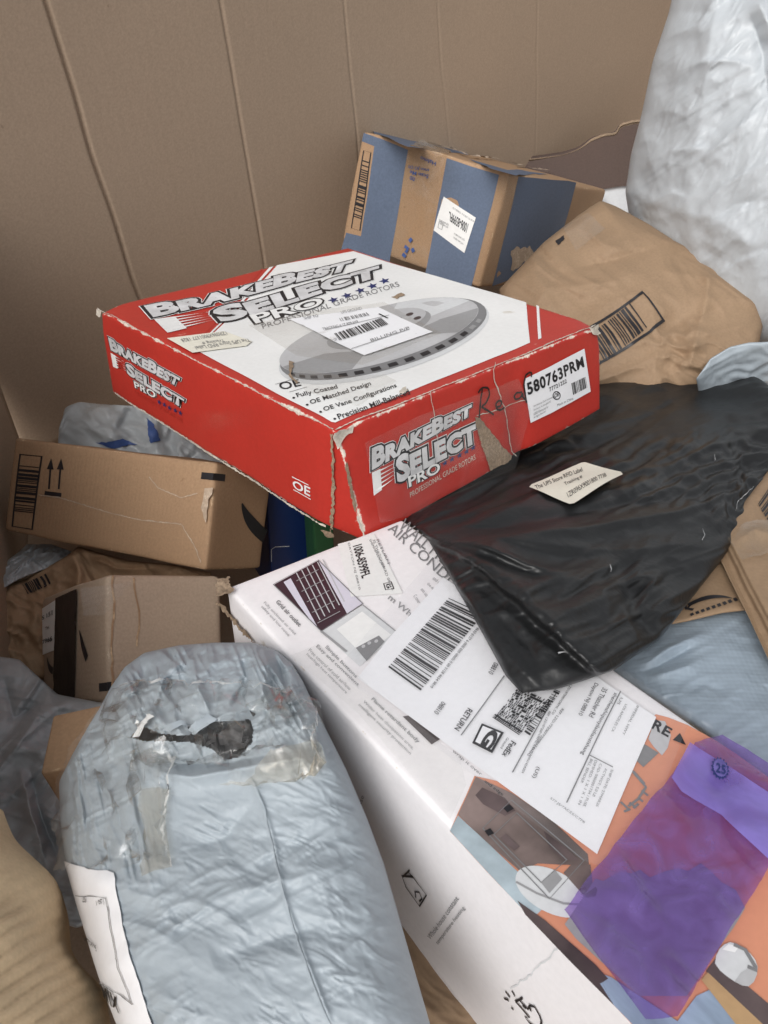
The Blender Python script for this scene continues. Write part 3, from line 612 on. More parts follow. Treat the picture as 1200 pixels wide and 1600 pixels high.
# ------------------------------------------------------------------ white heater carton
AC = Box('appliance_carton', 'long white appliance carton with orange room picture, shipping label and purple tape', 'carton', ACR, ACT + ACR[:, 1] * .14, (.1554, .4599, .1435), amp=.0008)
AC.body('acwhite', r=.0028)
T = AC.top; T.base = .0002
def tx(s, a, b, w, mat='black_ink', up=1, surf=None, bold=.0, h=.0006, **k):
    """text from pixel a to pixel b on the baseline, cap height w pixels, up = +1: letters grow to the right of... the reading direction turned left"""
    sf = surf or T; d = np.array(b, float) - a; n = np.array([d[1], -d[0]]) / np.linalg.norm(d) * w * up
    return sf.text(s, mat, a, b, tuple(np.array(a) + n), tuple(np.array(b) + n), h=h, bold=bold, **k)
T.poly('room_picture', [(743, 1213), (730, 1243), (717, 1270), (704, 1299), (760, 1362), (870, 1480), (1010, 1626), (1300, 1626), (1300, 1285), (1200, 1217), (1150, 1180), (1120, 1160), (1075, 1135), (1045, 1123), (1026, 1118), (960, 1180), (860, 1240)], 'orange', .0002)
T.poly('curtain_picture', [(717, 1275), (704, 1299), (760, 1362), (830, 1438), (850, 1420), (812, 1366), (770, 1325)], 'curtain', .0004)
T.poly('sofa_picture', [(745, 1215), (717, 1274), (760, 1316), (812, 1362), (840, 1350), (880, 1352), (920, 1352), (918, 1335), (860, 1280), (800, 1240)], 'sofa', .0005)
T.poly('table_picture', [tuple(p) for p in ellipse((862, 1395), 62, 33, 28)], 'palegrey_ink', .0006)
T.poly('cushion_picture', [(755, 1232), (790, 1248), (806, 1268), (790, 1276), (756, 1258), (744, 1244)], 'darkphoto', .0006); T.poly('cushion_picture', [(850, 1300), (880, 1322), (905, 1345), (880, 1345), (858, 1325)], 'darkphoto', .0006)
T.line('table_edge', [(806, 1380), (838, 1398), (880, 1414), (918, 1416)], .0010, 'midgrey_ink', .0008)
T.poly('shadow_picture', [(808, 1410), (850, 1440), (930, 1510), (985, 1570), (960, 1575), (890, 1505), (820, 1432)], 'darkphoto', .0007)
T.poly('dark_sofa_arm', [(892, 1352), (922, 1352), (925, 1380), (940, 1400), (915, 1405), (880, 1365)], 'sofa', .0007)
T.poly('denim_picture', [(925, 1520), (955, 1530), (1060, 1600), (1090, 1560), (1120, 1545), (1150, 1580), (1170, 1640), (1010, 1626), (960, 1575)], 'denim', .0007)
T.poly('shelf_picture', [(1105, 1520), (1120, 1500), (1210, 1575), (1215, 1620), (1190, 1610)], 'darkphoto', .0007)
T.poly('shelf_front_picture', [(1098, 1534), (1108, 1522), (1200, 1608), (1220, 1640), (1180, 1640)], 'wood', .0008)
T.poly('kettle_picture', [(1119, 1508), (1121, 1495), (1126, 1485), (1133, 1478), (1142, 1474), (1152, 1476), (1163, 1482), (1174, 1491), (1182, 1501), (1186, 1512), (1185, 1524), (1180, 1536), (1172, 1543), (1162, 1542), (1150, 1536), (1138, 1528), (1127, 1519)], 'palegrey_ink', .0009); T.poly('kettle_shade', [(1150, 1536), (1160, 1522), (1172, 1514), (1186, 1512), (1185, 1524), (1180, 1536), (1172, 1543), (1162, 1542)], 'lightgrey_ink', .0010); T.poly('kettle_lid', [(1130, 1486), (1140, 1477), (1156, 1482), (1150, 1490)], 'white_ink', .0010)
T.line('kettle_handle', [(1148, 1478), (1166, 1486), (1182, 1512), (1184, 1518), (1170, 1512)], .0016, 'grey_ink', .0011)
T.poly('vase_picture', [(1024, 1128), (1040, 1130), (1049, 1152), (1044, 1172), (1035, 1184), (1022, 1170), (1014, 1158)], 'lightgrey_ink', .0006)
T.poly('vase_foot_picture', [(1008, 1166), (1030, 1180), (1006, 1202), (994, 1190)], 'grey_ink', .0006)
T.text('RE', 'black_ink', (1019, 1141), (1044, 1155), (1026, 1128), (1051, 1143), h=.0008, bold=.03)
T.poly('arrow', [(1052, 1160), (1063, 1149), (1072, 1168)], 'black_ink', .0008)
for a, b in (((990, 1210), (1010, 1233)), ((1010, 1233), (998, 1250)), ((998, 1250), (1005, 1255)), ((1003, 1238), (1013, 1246)), ((990, 1265), (998, 1258)), ((970, 1255), (984, 1268)), ((984, 1256), (994, 1264)), ((975, 1270), (985, 1266)), ((999, 1250), (982, 1262)), ((990, 1208), (1008, 1228))):
    T.line('diagram_line', [a, b], .0011, 'grey_ink', .0008)
# line drawing of the heater over the dark picture
T.line('heater_outline', [(755, 1296), (800, 1252), (912, 1346), (858, 1407)], .0006, 'grey_ink', .0009, closed=True)
T.line('heater_outline', [(772, 1306), (808, 1272), (885, 1345), (845, 1381)], .0006, 'grey_ink', .0009, closed=True)
T.line('heater_outline', [(762, 1298), (768, 1306)], .0030, 'black_ink', .0009); T.line('heater_outline', [(790, 1268), (800, 1262)], .0030, 'black_ink', .0009)
T.line('heater_grille', [(786, 1308), (808, 1328)], .0034, 'darkphoto', .0009)
T.poly('heater_shade', [(845, 1381), (866, 1360), (878, 1375), (858, 1398)], 'midgrey_ink', .0008)
# front print: pictures and captions
T.poly('outlet_picture', [(427, 915), (497, 877), (567, 946), (503, 988)], 'maroon', .0003)
T.poly('outlet_gap', [(443, 911), (454, 905), (500, 986), (490, 976), (466, 945)], 'lilac', .0005)
T.poly('outlet_corner', [(497, 877), (567, 946), (543, 962)], 'lilac', .0005)
for k in range(6):
    a = np.array((463, 897)) + np.array((8.2, -4.2)) * k; b = a + np.array((38, 74)) * (1.0 - .02 * k); T.line('grille_bar', [tuple(a), tuple(b)], .0007, 'lightgrey_ink', .0007)
for k in range(5):
    a = np.array((463, 910)) + np.array((8.5, 16.5)) * k; b = a + np.array((35, -18.0)); T.line('grille_bar', [tuple(a), tuple(b)], .0006, 'midgrey_ink', .0008)
T.line('picture_frame', [(427, 915), (497, 877), (567, 946), (503, 988)], .0007, 'grey_ink', .0008, closed=True)
T.poly('panel_picture', [(503, 988), (567, 948), (622, 990), (563, 1042)], 'palegrey_ink', .0003)
T.poly('panel_picture_top', [(527, 985), (566, 958), (612, 993), (572, 1028)], 'white_ink', .0005)
T.poly('control_panel', [(557, 1014), (593, 995), (602, 1004), (574, 1034)], 'grey_ink', .0007)
for p in ((569, 1012), (578, 1007), (589, 1004)): T.poly('control_dial', [tuple(q) for q in ellipse(p, 3.2, 2.4, -25, 12)], 'lightgrey_ink', .0009)
T.line('picture_frame', [(503, 988), (543, 1020)], .0016, 'midgrey_ink', .0007); T.line('picture_frame', [(567, 948), (622, 990)], .0008, 'midgrey_ink', .0007)
T.poly('body_picture', [(630, 1120), (645, 1117), (690, 1155), (676, 1164)], 'darkphoto', .0003)
tx('WALL MOUNTED', (622, 826), (758, 938), 20, 'grey_ink', h=.0005); tx('AIR CONDITIONER', (606, 829), (778, 984), 16, 'grey_ink', h=.0005)
tx('m Wh', (606, 938), (640, 966), 9, 'midgrey_ink', bold=.01)
for k, s in enumerate(('and dor', 'the dep', 'stea oup', 'C cover')): tx(s, (676 - 10 * k, 907 + 9 * k), (686 - 12 * k + 4, 915 + 9 * k + 4), 6, 'midgrey_ink')
tx('Grid air outlet', (431, 943), (468, 981), 6.5, 'grey_ink', bold=.02)
tx('Fully enclosed air inlet', (411, 945), (461, 995), 5.5, 'midgrey_ink'); tx('safety and low noise', (407, 951), (451, 997), 5.5, 'midgrey_ink')
tx('Simple buttons', (508, 1014), (556, 1062), 6.5, 'midgrey_ink', bold=.015); tx('Easy and convenient', (494, 1013), (559, 1075), 6.5, 'midgrey_ink', bold=.015)
tx('Free control of cold air/low', (483, 1018), (547, 1081), 5.5, 'midgrey_ink'); tx('heat/high heat temperature', (479, 1025), (541, 1087), 5.5, 'midgrey_ink')
tx('Flame retardant body', (580, 1096), (653, 1164), 7, 'midgrey_ink', bold=.02); tx('Wider heat dissipation area,', (567, 1100), (645, 1174), 6, 'midgrey_ink'); tx('intelligent security protection', (560, 1105), (641, 1182), 6, 'midgrey_ink')
tx('wrap it over', (707, 1177), (752, 1215), 6, 'grey_ink'); tx('and edge', (757, 1225), (785, 1247), 6, 'black_ink', h=.0009)
# small barcode sticker by the red box
_l = T.poly('sticker', [(528, 852), (586, 836), (630, 930), (549, 935)], 'label', .0007, label='white sticker printed 1006-8599FL'); T.sub = _l
T.text('1006-8599FL', 'black_ink', (552, 856), (566, 907), (566, 852), (580, 902), h=.0010, bold=.02)
for k, (a, b) in enumerate((((543, 851), (560, 925)), ((577, 846), (600, 893)), ((583, 846), (612, 926)), ((589, 846), (607, 884)))): tx(('DAYTON NJ 08810', 'SHENHENSHIQIAN', '35 THATCHER RD 08810', 'RETURN')[k], a, b, 4, 'grey_ink', h=.0010)
T.line('sticker_box', [(600, 915), (612, 912), (616, 923), (603, 925)], .0007, 'black_ink', .0010, closed=True); tx('G', (603, 917), (606, 923), 6, 'black_ink', h=.0010, bold=.03)
# clear pouch with the shipping label
T.sub = None; _l = T.poly('shipping_label', [(693, 906), (660, 945), (607, 1003), (560, 1063), (640, 1122), (740, 1196), (850, 1277), (932, 1338), (965, 1262), (1000, 1185), (1026, 1125), (960, 1080), (850, 1005), (770, 955)], 'labelw', .0012, wob=.0007, label='white shipping label in a clear pouch', wobs=25); T.sub = _l
HL = .0026
T.fit(bars(34, 5), 'black_ink', (608, 1047), (704, 938), (658, 1084), (758, 962), h=HL, name='barcode')
def lt(s, a, b, w, bold=0.0, mat='black_ink'): return tx(s, a, b, w, mat, h=HL, bold=bold)
def LB(x, y): return (560 + x / 2.4, 880 + y / 2.4)
lt('9632 0137 6 (000 000 0000) 0 00 5128 4654 3810', LB(443, 250), LB(268, 474), 6)
lt('08810', LB(314, 530), LB(284, 572), 8); lt('RETURN', LB(412, 556), LB(362, 634), 9, .01); lt('08810', LB(510, 385), LB(488, 425), 8)
lt('FedEx', LB(576, 680), LB(540, 734), 9, .015); lt('Ground', LB(560, 668), LB(535, 708), 4)
gp = [LB(465, 615), LB(548, 650), LB(505, 728), LB(430, 690)]
T.poly('service_mark', gp, 'black_ink', HL); c_ = np.mean(gp, 0); T.poly('service_mark', [tuple(c_ + (np.array(p) - c_) * .80) for p in gp], 'labelw', HL + .0003)
tx('G', LB(497, 640), LB(460, 698), 17, 'black_ink', h=HL + .0006, bold=.05)
T.fit(cells(38, 15, 3, .62), 'black_ink', (773, 1128), (814, 1153), (810, 1080), (864, 1104), h=HL, name='matrix_code')
T.fit(rects([(0, 0, 1, .02), (0, .035, 1, .05), (0, .07, 1, .11)]), 'black_ink', (770, 1127), (812, 1155), (808, 1078), (862, 1104), h=HL, name='matrix_code_guard')
T.fit(bars(22, 9), 'black_ink', (820, 1150), (868, 1083), (829, 1156), (877, 1087), h=HL, name='barcode')
for a, b in ((LB(388, 660), LB(548, 437)), (LB(580, 800), LB(742, 505)), (LB(780, 912), LB(985, 497)), (LB(870, 737), LB(955, 782))): T.line('rule', [a, b], .0006, 'grey_ink', HL)
lt('REF: LZO1872001ORMS_CO-ZUWN1424204', LB(715, 570), LB(612, 800), 4.2); lt('REF: LZO-772007720084246GG', LB(765, 560), LB(635, 735), 4.2); lt('LZO1872001ORMS_CO', LB(795, 470), LB(725, 580), 4.2)
lt('shenhenshiqianyilaidianzishang', LB(958, 500), LB(832, 730), 8); lt('35 Thatcher Rd', LB(918, 482), LB(866, 590), 8.5); lt('Dayton NJ 08810', LB(884, 462), LB(823, 582), 8.5); lt('(US)', LB(668, 776), LB(649, 816), 7.5)
for s, a, b in (('SHIP DATE: 27MAR26', (948, 790), (888, 925)), ('ACTWGT: 5.0 LB', (926, 785), (876, 888)), ('CAD: 0000001734 / FUSE', (906, 768), (840, 925)), ('DIMMED: 1 X 1 X 1 IN', (888, 755), (822, 918)), ('BILL SENDER', (872, 750), (832, 838)), ('LOS ANGELES CA', (1002, 545), (950, 648)), ('IMPERIAL HWY', (1045, 550), (990, 660)), ('US', (985, 520), (972, 545))): lt(s, LB(*a), LB(*b), 4.2, 0, 'grey_ink')
lt('577.JS/7ACE5/C7F8', LB(716, 900), LB(842, 992), 4.5, 0, 'grey_ink')
T.sub = None; T.poly('label_pouch', [(680, 880), (540, 1040), (545, 1075), (740, 1222), (905, 1352), (960, 1372), (1000, 1330), (1080, 1130), (960, 1050), (800, 960)], 'pouch', .0042, wob=.0012, cut=.006, wobs=40)
# purple tape
T.poly('rug_picture', [(930, 1374), (942, 1378), (955, 1370), (970, 1362), (985, 1366), (1000, 1360), (1015, 1372), (1040, 1362), (1060, 1358), (1075, 1362), (1095, 1350), (1110, 1362), (1128, 1380), (1150, 1392), (1165, 1420), (1148, 1450), (1120, 1490), (1095, 1530), (1075, 1560), (1000, 1560), (900, 1470), (882, 1447)], 'midgrey_ink', .0007)
T.rpoly('purple_tape', [(1083, 1180), (1126, 1163), (1165, 1188), (1250, 1245), (1270, 1300), (1196, 1372), (1120, 1500), (1055, 1612), (1004, 1618), (925, 1508), (878, 1447), (926, 1372), (1000, 1285)], 'purple', .0052, amp=.0004, step=.008, wob=.001, cut=.002, crease=(.0045, 30, .40))
T.poly('purple_tape_overlap', [(1073, 1187), (1100, 1205), (1250, 1300), (1290, 1330), (1230, 1395), (1196, 1372), (1120, 1300), (1060, 1262), (1045, 1240)], 'purple2', .0098, wob=.001, cut=.003, crease=(.002, 30, .4))
T.fit(starpoly(16, .80), 'navy_ink', (1104, 1212), (1132, 1222), (1101, 1248), (1130, 1256), h=.0135, name='seal_print'); T.fit(starpoly(24, .9), 'purple2', (1107, 1216), (1129, 1224), (1105, 1244), (1127, 1252), h=.0138, name='seal_print')
T.text('25', 'navy_ink', (1110, 1241), (1124, 1245), (1111, 1227), (1125, 1232), h=.0141, bold=.03)
# long side of the carton
Ls = AC.left; Ls.base = .0002
Ls.text('Whole house constant', 'grey_ink', (674, 1467), (721, 1403), (669, 1460), (714, 1397), h=.0005); Ls.text('temperature heating', 'grey_ink', (687, 1476), (731, 1419), (682, 1469), (725, 1413), h=.0005)
Ls.text('noise', 'grey_ink', (562, 1268), (571, 1244), (557, 1264), (566, 1241), h=.0005)
def L3(x, y): return (600 + x / 3, 1200 + y / 3)
Ls.line('house_icon', [L3(108, 550), L3(172, 640), L3(207, 588), L3(140, 500), L3(90, 498), L3(110, 553)], .0010, 'black_ink', .0005); Ls.line('house_icon', [L3(92, 505), L3(128, 472)], .001, 'black_ink', .0005); Ls.line('house_icon', [L3(100, 500), L3(145, 505), L3(120, 480)], .001, 'black_ink', .0005)
Ls.line('house_icon', [L3(155, 600), L3(152, 572), L3(172, 575), L3(185, 605), L3(172, 618)], .0010, 'black_ink', .0005)
for s_ in ([(622, 1090), (690, 1170), (668, 1165), (690, 1195), (715, 1215)], [(622, 1090), (640, 1085), (680, 1130), (690, 1112), (712, 1120), (735, 1160), (745, 1190), (740, 1215)], [(655, 1110), (672, 1128)], [(688, 1115), (695, 1140)], [(605, 1040), (620, 1068)], [(575, 1042), (598, 1072)], [(570, 1075), (592, 1085)], [(640, 1085), (655, 1075)], [(603, 1118), (614, 1130)]): Ls.line('hand_icon', [L3(*p) for p in s_], .0012, 'black_ink', .0005)
Ls.line('crease', [(872, 1484), (850, 1502), (830, 1522), (800, 1545)], .0006, 'palegrey_ink', .0003, jitter=.6, sub=.003)
# torn far corner
T.rpoly('torn_corner', [(340, 912), (360, 905), (358, 916), (366, 930), (352, 934), (342, 938), (338, 928)], 'torn', .0012, amp=.0011, step=.0016, seed=4, wob=.003, cut=.0015, wobs=420)
Ls.rpoly('torn_layer', [(342, 940), (350, 938), (366, 960), (396, 993), (404, 1003), (398, 1001), (368, 970)], 'torn', .0006, amp=.0008, step=.0016, seed=5, wob=.0025, cut=.0015, wobs=420)
T.poly('edge_tape', [(455, 1028), (500, 1010), (720, 1190), (730, 1230), (705, 1285), (560, 1118)], 'clear', .0014, wob=.0008, cut=.008)

# ------------------------------------------------------------------ red brake rotor carton
def redcrush(s, p, q):
    hx, hy, hz = s.d[0] / 2, s.d[1] / 2, s.d[2]
    tgt = s.local(572, 850, .688); c0 = np.array([-hx, -hy, 0.]); mv = tgt - c0
    along = np.clip(1 - (p[:, 0] + hx) / (2 * hx), 0, 1) * np.clip(1 - (p[:, 1] + hy) / .02, 0, 1); low = np.clip(1 - p[:, 2] / hz, 0, 1) ** 1.1
    q = q + np.outer(along * low, mv)
    mr_ = s.local(940, 639, .872) - np.array([hx, -hy, 0.]); q = q + np.outer(np.clip((p[:, 0] + hx) / (2 * hx), 0, 1) * np.clip(1 - (p[:, 1] + hy) / .05, 0, 1) * np.clip(1 - p[:, 2] / hz, 0, 1), mr_)
    # left side keeps its own, slightly sprung end
    lf = np.clip(1 - (p[:, 1] + hy) / .10, 0, 1) * np.clip(1 - (p[:, 0] + hx) / .006, 0, 1) * np.clip((p[:, 1] + hy) / .02, 0, 1)
    q[:, 0] -= .004 * lf * low
    # vertical dent in the end face, sag of the top
    q[:, 1] += .0035 * np.exp(-((p[:, 0] - .028) / .012) ** 2) * np.clip(1 - (p[:, 1] + hy) / .03, 0, 1) * np.clip(1.2 - p[:, 2] / hz, 0, 1)
    q[:, 2] -= .004 * np.exp(-((p[:, 0]) ** 2 + (p[:, 1]) ** 2) / .012) * (p[:, 2] > hz * .5)
    # crushed top corners
    for sx, sy, a in ((1, -1, .003), (-1, -1, .003), (-1, 1, .003)):
        w = np.exp(-(((p[:, 0] - sx * hx) / .014) ** 2 + ((p[:, 1] - sy * hy) / .014) ** 2 + ((p[:, 2] - hz) / .014) ** 2)); q[:, 2] -= a * w; q[:, 0] -= sx * a * .4 * w; q[:, 1] -= sy * a * .4 * w
    return q
RB = Box('rotor_carton', 'worn red and white brake rotor carton lying on top of the pile', 'carton', [[0.733, -0.6802, 0.0008], [-0.3602, -0.3891, -0.8478], [0.577, 0.6212, -0.5303]], [-0.0345, 0.0174, 0.6897], (.3253, .3631, .09), deform=redcrush, amp=.0011)
RB.refine = True
RB.body('red', r=.0022, step=.006)
T = RB.top
T.poly('white_panel', [(433, 415), (552, 393), (822, 473), (828, 536), (524, 661), (518, 660), (308, 548), (336, 519)], 'white_print', .0004, cut=.012)
T.poly('stripe', [(421, 418), (427, 417), (329, 523), (322, 527)], 'white_ink', .0004); T.poly('stripe', [(838, 477), (842, 479), (846, 529), (841, 531)], 'white_ink', .0004)
T.poly('stripe', [(408, 421), (411, 420), (312, 531), (308, 534)], 'red_ink', .0003)
def logo(sf, B, S, P, PT, FLG, stars, ss, H=.0008, prof='grey_ink', sil='silver_ink', starm='navy_ink', wb=1.0):
    for s, q in (((('B', 1), ('RAKE', .8), ('B', 1), ('EST', .8)), B), ((('S', 1), ('ELECT', .84)), S), ('PRO', P)):
        f = .8 if s == 'PRO' else 1
        sf.text(s, 'white_ink', *q, h=H, bold=.130 * f * wb, name='logo_outline', cut=.02); sf.text(s, 'black_ink', *q, h=H + .0002, bold=.112 * f * wb, name='logo_outline', cut=.02); sf.text(s, 'white_ink' if s == 'PRO' else sil, *q, h=H + .0004, bold=.050 if s != 'PRO' else .025, name='logo_letters', cut=.02)
    sf.text('PROFESSIONAL GRADE ROTORS', prof, *PT, h=H, name='lettering')
    n = 5
    for k in range(n):
        a, b = k / n, (k + .62) / n; fq = sf.quad(*FLG); sf.lay('flag_stripe', (fq(np.array([(0, 1 - a), (1, 1 - (a + b) / 2 - .02), (1, 1 - (a + b) / 2 + .02), (0, 1 - b)])), [(0, 1, 2, 3)]), 'white_ink', H)
    sf.lay('flag', (sf.quad(*FLG)(np.array([(0, 0), (.35, 0), (0.35, 1), (0, 1)])), [(0, 1, 2, 3)]), 'white_ink', H - .0001)
    for (x, y) in stars:
        m = starpoly(5); m = (m[0], m[1]); u = sf.quad((x - ss[0][0] / 2 - ss[1][0] / 2, y - ss[0][1] / 2 - ss[1][1] / 2), (x + ss[0][0] / 2 - ss[1][0] / 2, y + ss[0][1] / 2 - ss[1][1] / 2), (x - ss[0][0] / 2 + ss[1][0] / 2, y - ss[0][1] / 2 + ss[1][1] / 2)); sf.lay('star', (u(m[0]), m[1]), starm, H)
logo(T, ((243, 496), (541, 424), (230, 480), (550, 406)), ((350, 504), (590, 434), (334, 485), (588, 416)), ((401, 507), (505, 478), (391, 494), (500, 466)), ((411, 515), (625, 448), (408, 508), (621, 441)),
     ((262, 521), (346, 501), (241, 500), (331, 487)), ((521, 470), (542, 463), (563, 455), (582, 448), (601, 440)), ((17, -5), (-7, -9)))
# printed brake disc
def EP(c, rx, ry, rot, **k): return [tuple(p) for p in ellipse(c, rx, ry, rot, **k)]
T.poly('disc_rim', EP((600, 535), 170, 51, -15.5), 'palegrey_ink', .0007); T.poly('disc_edge', EP((599, 531), 167, 48.5, -15.5), 'grey_ink', .0009); T.poly('disc_face', EP((592, 526), 161, 43, -15.5), 'lightgrey_ink', .0011)
T.poly('disc_shine', [(592, 526)] + EP((592, 526), 160, 42.5, -15.5, n=14, a0=-75, a1=-20), 'palegrey_ink', .0012); T.poly('disc_shade', [(592, 526)] + EP((592, 526), 160, 42.5, -15.5, n=14, a0=110, a1=170), 'midgrey_ink', .0012); T.poly('disc_shade', [(592, 526)] + EP((592, 526), 160, 42.5, -15.5, n=14, a0=0, a1=42), 'midgrey_ink', .0012)
for k in range(15):
    a = 18 + k * 9.6; p1 = ellipse((597, 530), 166, 47.6, -15.5, 2, a, a + 5.2); p2 = ellipse((594, 528), 162.5, 44.6, -15.5, 2, a + 5.2, a); T.poly('disc_vent', [tuple(p1[0]), tuple(p1[1]), tuple(p2[0]), tuple(p2[1])], 'black_ink' if k > 1 else 'midgrey_ink', .0013)
T.poly('disc_hub', EP((592, 517), 84, 23, -15.5), 'midgrey_ink', .0014); T.poly('disc_hub_top', EP((592, 511), 76, 19, -15.5), 'lightgrey_ink', .0016); T.poly('disc_bore', EP((596, 510), 34, 9, -15.5), 'darkphoto', .0018)
for p in ((640, 494), (652, 500), (540, 520), (552, 533)): T.poly('disc_bolt_hole', EP(p, 6, 2.4, -15), 'darkphoto', .0018)
# shipping label, tape and cream sticker on the lid
T.poly('lid_tape', [(388, 512), (470, 492), (600, 476), (690, 524), (566, 575), (462, 560)], 'clear', .0020, wob=.0009, cut=.008)
_l = T.poly('shipping_label', [(452, 503), (591, 484), (676, 523), (569, 560), (520, 537)], 'labelw', .0024, wob=.0004); T.sub = _l
T.fit(bars(26, 3), 'black_ink', (531, 538), (608, 512), (522, 527), (597, 502), h=.0034, name='barcode'); T.fit(bars(14, 4), 'grey_ink', (533, 508), (578, 498), (530, 503), (574, 494), h=.0034, name='barcode')
T.line('rule', [(508, 521), (608, 498)], .0008, 'grey_ink', .0034); T.line('rule', [(549, 551), (640, 520)], .0008, 'grey_ink', .0034); T.line('rule', [(592, 496), (606, 503)], .0016, 'black_ink', .0034)
for k, (a, b) in enumerate((((476, 505), (498, 501)), ((534, 496), (566, 489)), ((505, 522), (560, 510)), ((520, 540), (530, 537)), ((580, 540), (640, 520)))): T.text(('SHIP TO', 'UPS GROUND', 'TRACKING # 1Z R09 6X9', '1 OF 1', 'BILLING P/P')[k], 'grey_ink', a, b, (a[0] - 2, a[1] - 4), (b[0] - 2, b[1] - 4), h=.0034)
T.sub = None; _l = T.poly('cream_sticker', [(261, 531), (350, 520), (394, 536), (385, 543), (301, 554)], 'cream', .0012, wob=.0004); T.sub = _l
for k, s in enumerate(('The UPS Store RFID Label', 'Tracking #', '1ZR096X9001377 1828')):
    a = [(388, 532), (348, 532), (352, 521)][k]; b = [(304, 545), (314, 537), (282, 533)][k]; T.text(s, 'grey_ink', a, b, (a[0] + 4, a[1] + 5), (b[0] + 4, b[1] + 5), h=.0019)
T.sub = None; T.text('OE', 'black_ink', (440, 611), (471, 604), (434, 600), (466, 594), h=.0008, bold=.012); T.line('rule', [(430, 602), (462, 593)], .0006, 'grey_ink', .0008); T.line('rule', [(452, 614), (480, 606)], .0006, 'grey_ink', .0008)
for s, a, b in (('Fully Coated', (466, 624), (529, 610)), ('OE Matched Design', (487, 635), (581, 605)), ('OE Vane Configurations', (508, 646), (621, 608)), ('Precision Mill-Balanced', (530, 657), (641, 617))):
    T.text(s, 'black_ink', a, b, (a[0] - 4, a[1] - 8), (b[0] - 4, b[1] - 8), h=.0008, bold=.012); T.poly('bullet', EP((a[0] - 7, a[1] - 1), 2.2, 1.6, 0, n=10), 'black_ink', .0008)
T.rpoly('lid_scuff', [(452, 567), (458, 570), (456, 590), (468, 601), (464, 604), (453, 592), (450, 578)], 'torn', .0016, amp=.001, step=.003, wob=.001, seed=8); T.rpoly('lid_scuff', [(612, 466), (626, 459), (632, 462), (620, 469)], 'torn', .0010, amp=.001, step=.003, seed=9); T.rpoly('lid_scuff', [(622, 613), (634, 606), (638, 612), (628, 618)], 'torn_pale', .0012, amp=.001, step=.003, seed=3)
T.poly('torn_tape', [(455, 590), (480, 583), (540, 592), (600, 590), (620, 600), (560, 640), (480, 618)], 'clear', .0019, wob=.0012, cut=.006)
for k, pp in enumerate(([(152, 483), (200, 508), (260, 541), (330, 577), (400, 613), (470, 649), (520, 673)], [(524, 673), (600, 642), (700, 602), (800, 562), (900, 521), (930, 509)])):
    T.line('worn_edge', pp, .0010 if k else .0008, 'torn_pale', .0006, jitter=.98, sub=.0014, seed=21 + k, wob=.0006)
# end face
E_ = RB.front
logo(E_, ((581, 731), (733, 648), (581, 701), (734, 629)), ((621, 752), (742, 689), (618, 715), (739, 659)), ((638, 760), (686, 736), (636, 744), (684, 721)), ((640, 777), (742, 717), (639, 769), (741, 709)),
     ((583, 774), (619, 748), (580, 738), (617, 721)), ((694, 723), (705, 717), (717, 711), (728, 705), (738, 699)), ((10, -6), (0, -10)), prof='torn_pale')
_l = E_.poly('part_label', [(816, 592), (911, 544), (921, 611), (827, 660)], 'labelw', .0012, wob=.0003, label='white part number label'); E_.sub = _l
E_.text('580763PRM', 'black_ink', (823, 616), (910, 572), (820, 598), (907, 556), h=.0018, bold=.03); E_.text('77721222', 'black_ink', (856, 611), (883, 597), (855, 605), (882, 591), h=.0018, bold=.01)
E_.fit(bars(16, 12), 'black_ink', (893, 616), (916, 604), (890, 598), (913, 587), h=.0018, name='barcode')
for k, s in enumerate(('Distributed by Ozark Automotive', 'Distributors, Inc. Springfield MO', '65802 Aftermarket for', 'All Rights Reserved')): E_.text(s, 'grey_ink', (831 - k * .0, 636 + 6 * k), (862 - 4 * k, 621 + 7.5 * k), (831, 632 + 6 * k), (862 - 4 * k, 617 + 7.5 * k), h=.0018)
E_.text('Made in China', 'grey_ink', (868, 634), (893, 623), (868, 630), (893, 619), h=.0018)
E_.line('emblem', EP((867, 617), 5.5, 6, -20, n=20), .0010, 'black_ink', .0018, closed=True); E_.text('OE', 'black_ink', (863.5, 621), (870.5, 617.5), (863.5, 614.5), (870.5, 611.5), h=.0018, bold=.02)
E_.sub = None
def Z3(x, y): return (400 + x / 2.143, 520 + y / 2.143)
for st in ([(752, 183), (746, 220), (741, 282)], [(737, 198), (752, 180), (772, 182), (776, 205), (765, 232), (748, 246), (765, 255), (790, 272)], [(797, 247), (812, 244), (818, 228), (806, 224), (796, 236), (800, 254), (812, 257), (826, 248)], [(884, 197), (866, 198), (857, 211), (864, 222), (880, 215), (886, 198), (887, 214), (896, 222)], [(899, 232), (893, 190), (890, 168), (896, 140), (908, 130), (917, 132), (915, 146)]):
    P_ = np.array([Z3(*p) for p in st]); t_ = np.linspace(0, len(P_) - 1, 6 * len(P_)); P2 = np.stack([np.interp(t_, np.arange(len(P_)), P_[:, k]) for k in (0, 1)], -1)
    for _ in range(4): P2[1:-1] = .25 * P2[:-2] + .5 * P2[1:-1] + .25 * P2[2:]
    E_.line('handwriting', [tuple(p) for p in P2], .0016, 'pen', .0019, jitter=.2)
E_.rpoly('torn_strip', [(740, 650), (748, 652), (784, 698), (798, 712), (796, 718), (776, 728), (764, 734), (752, 700), (742, 668)], 'torn', .0009, amp=.0007, step=.002, seed=2, wob=.0012, cut=.004, wobs=120)
E_.line('crease', [Z3(800, 95), Z3(792, 150), Z3(812, 200), Z3(835, 270), Z3(842, 330), Z3(852, 395), Z3(868, 412)], .0010, 'torn_pale', .0009, jitter=.9, sub=.003, seed=3)
E_.line('crease', [Z3(578, 195), Z3(590, 260), Z3(600, 330), Z3(610, 400)], .0005, 'torn_pale', .0012, jitter=.9, sub=.003, seed=4)
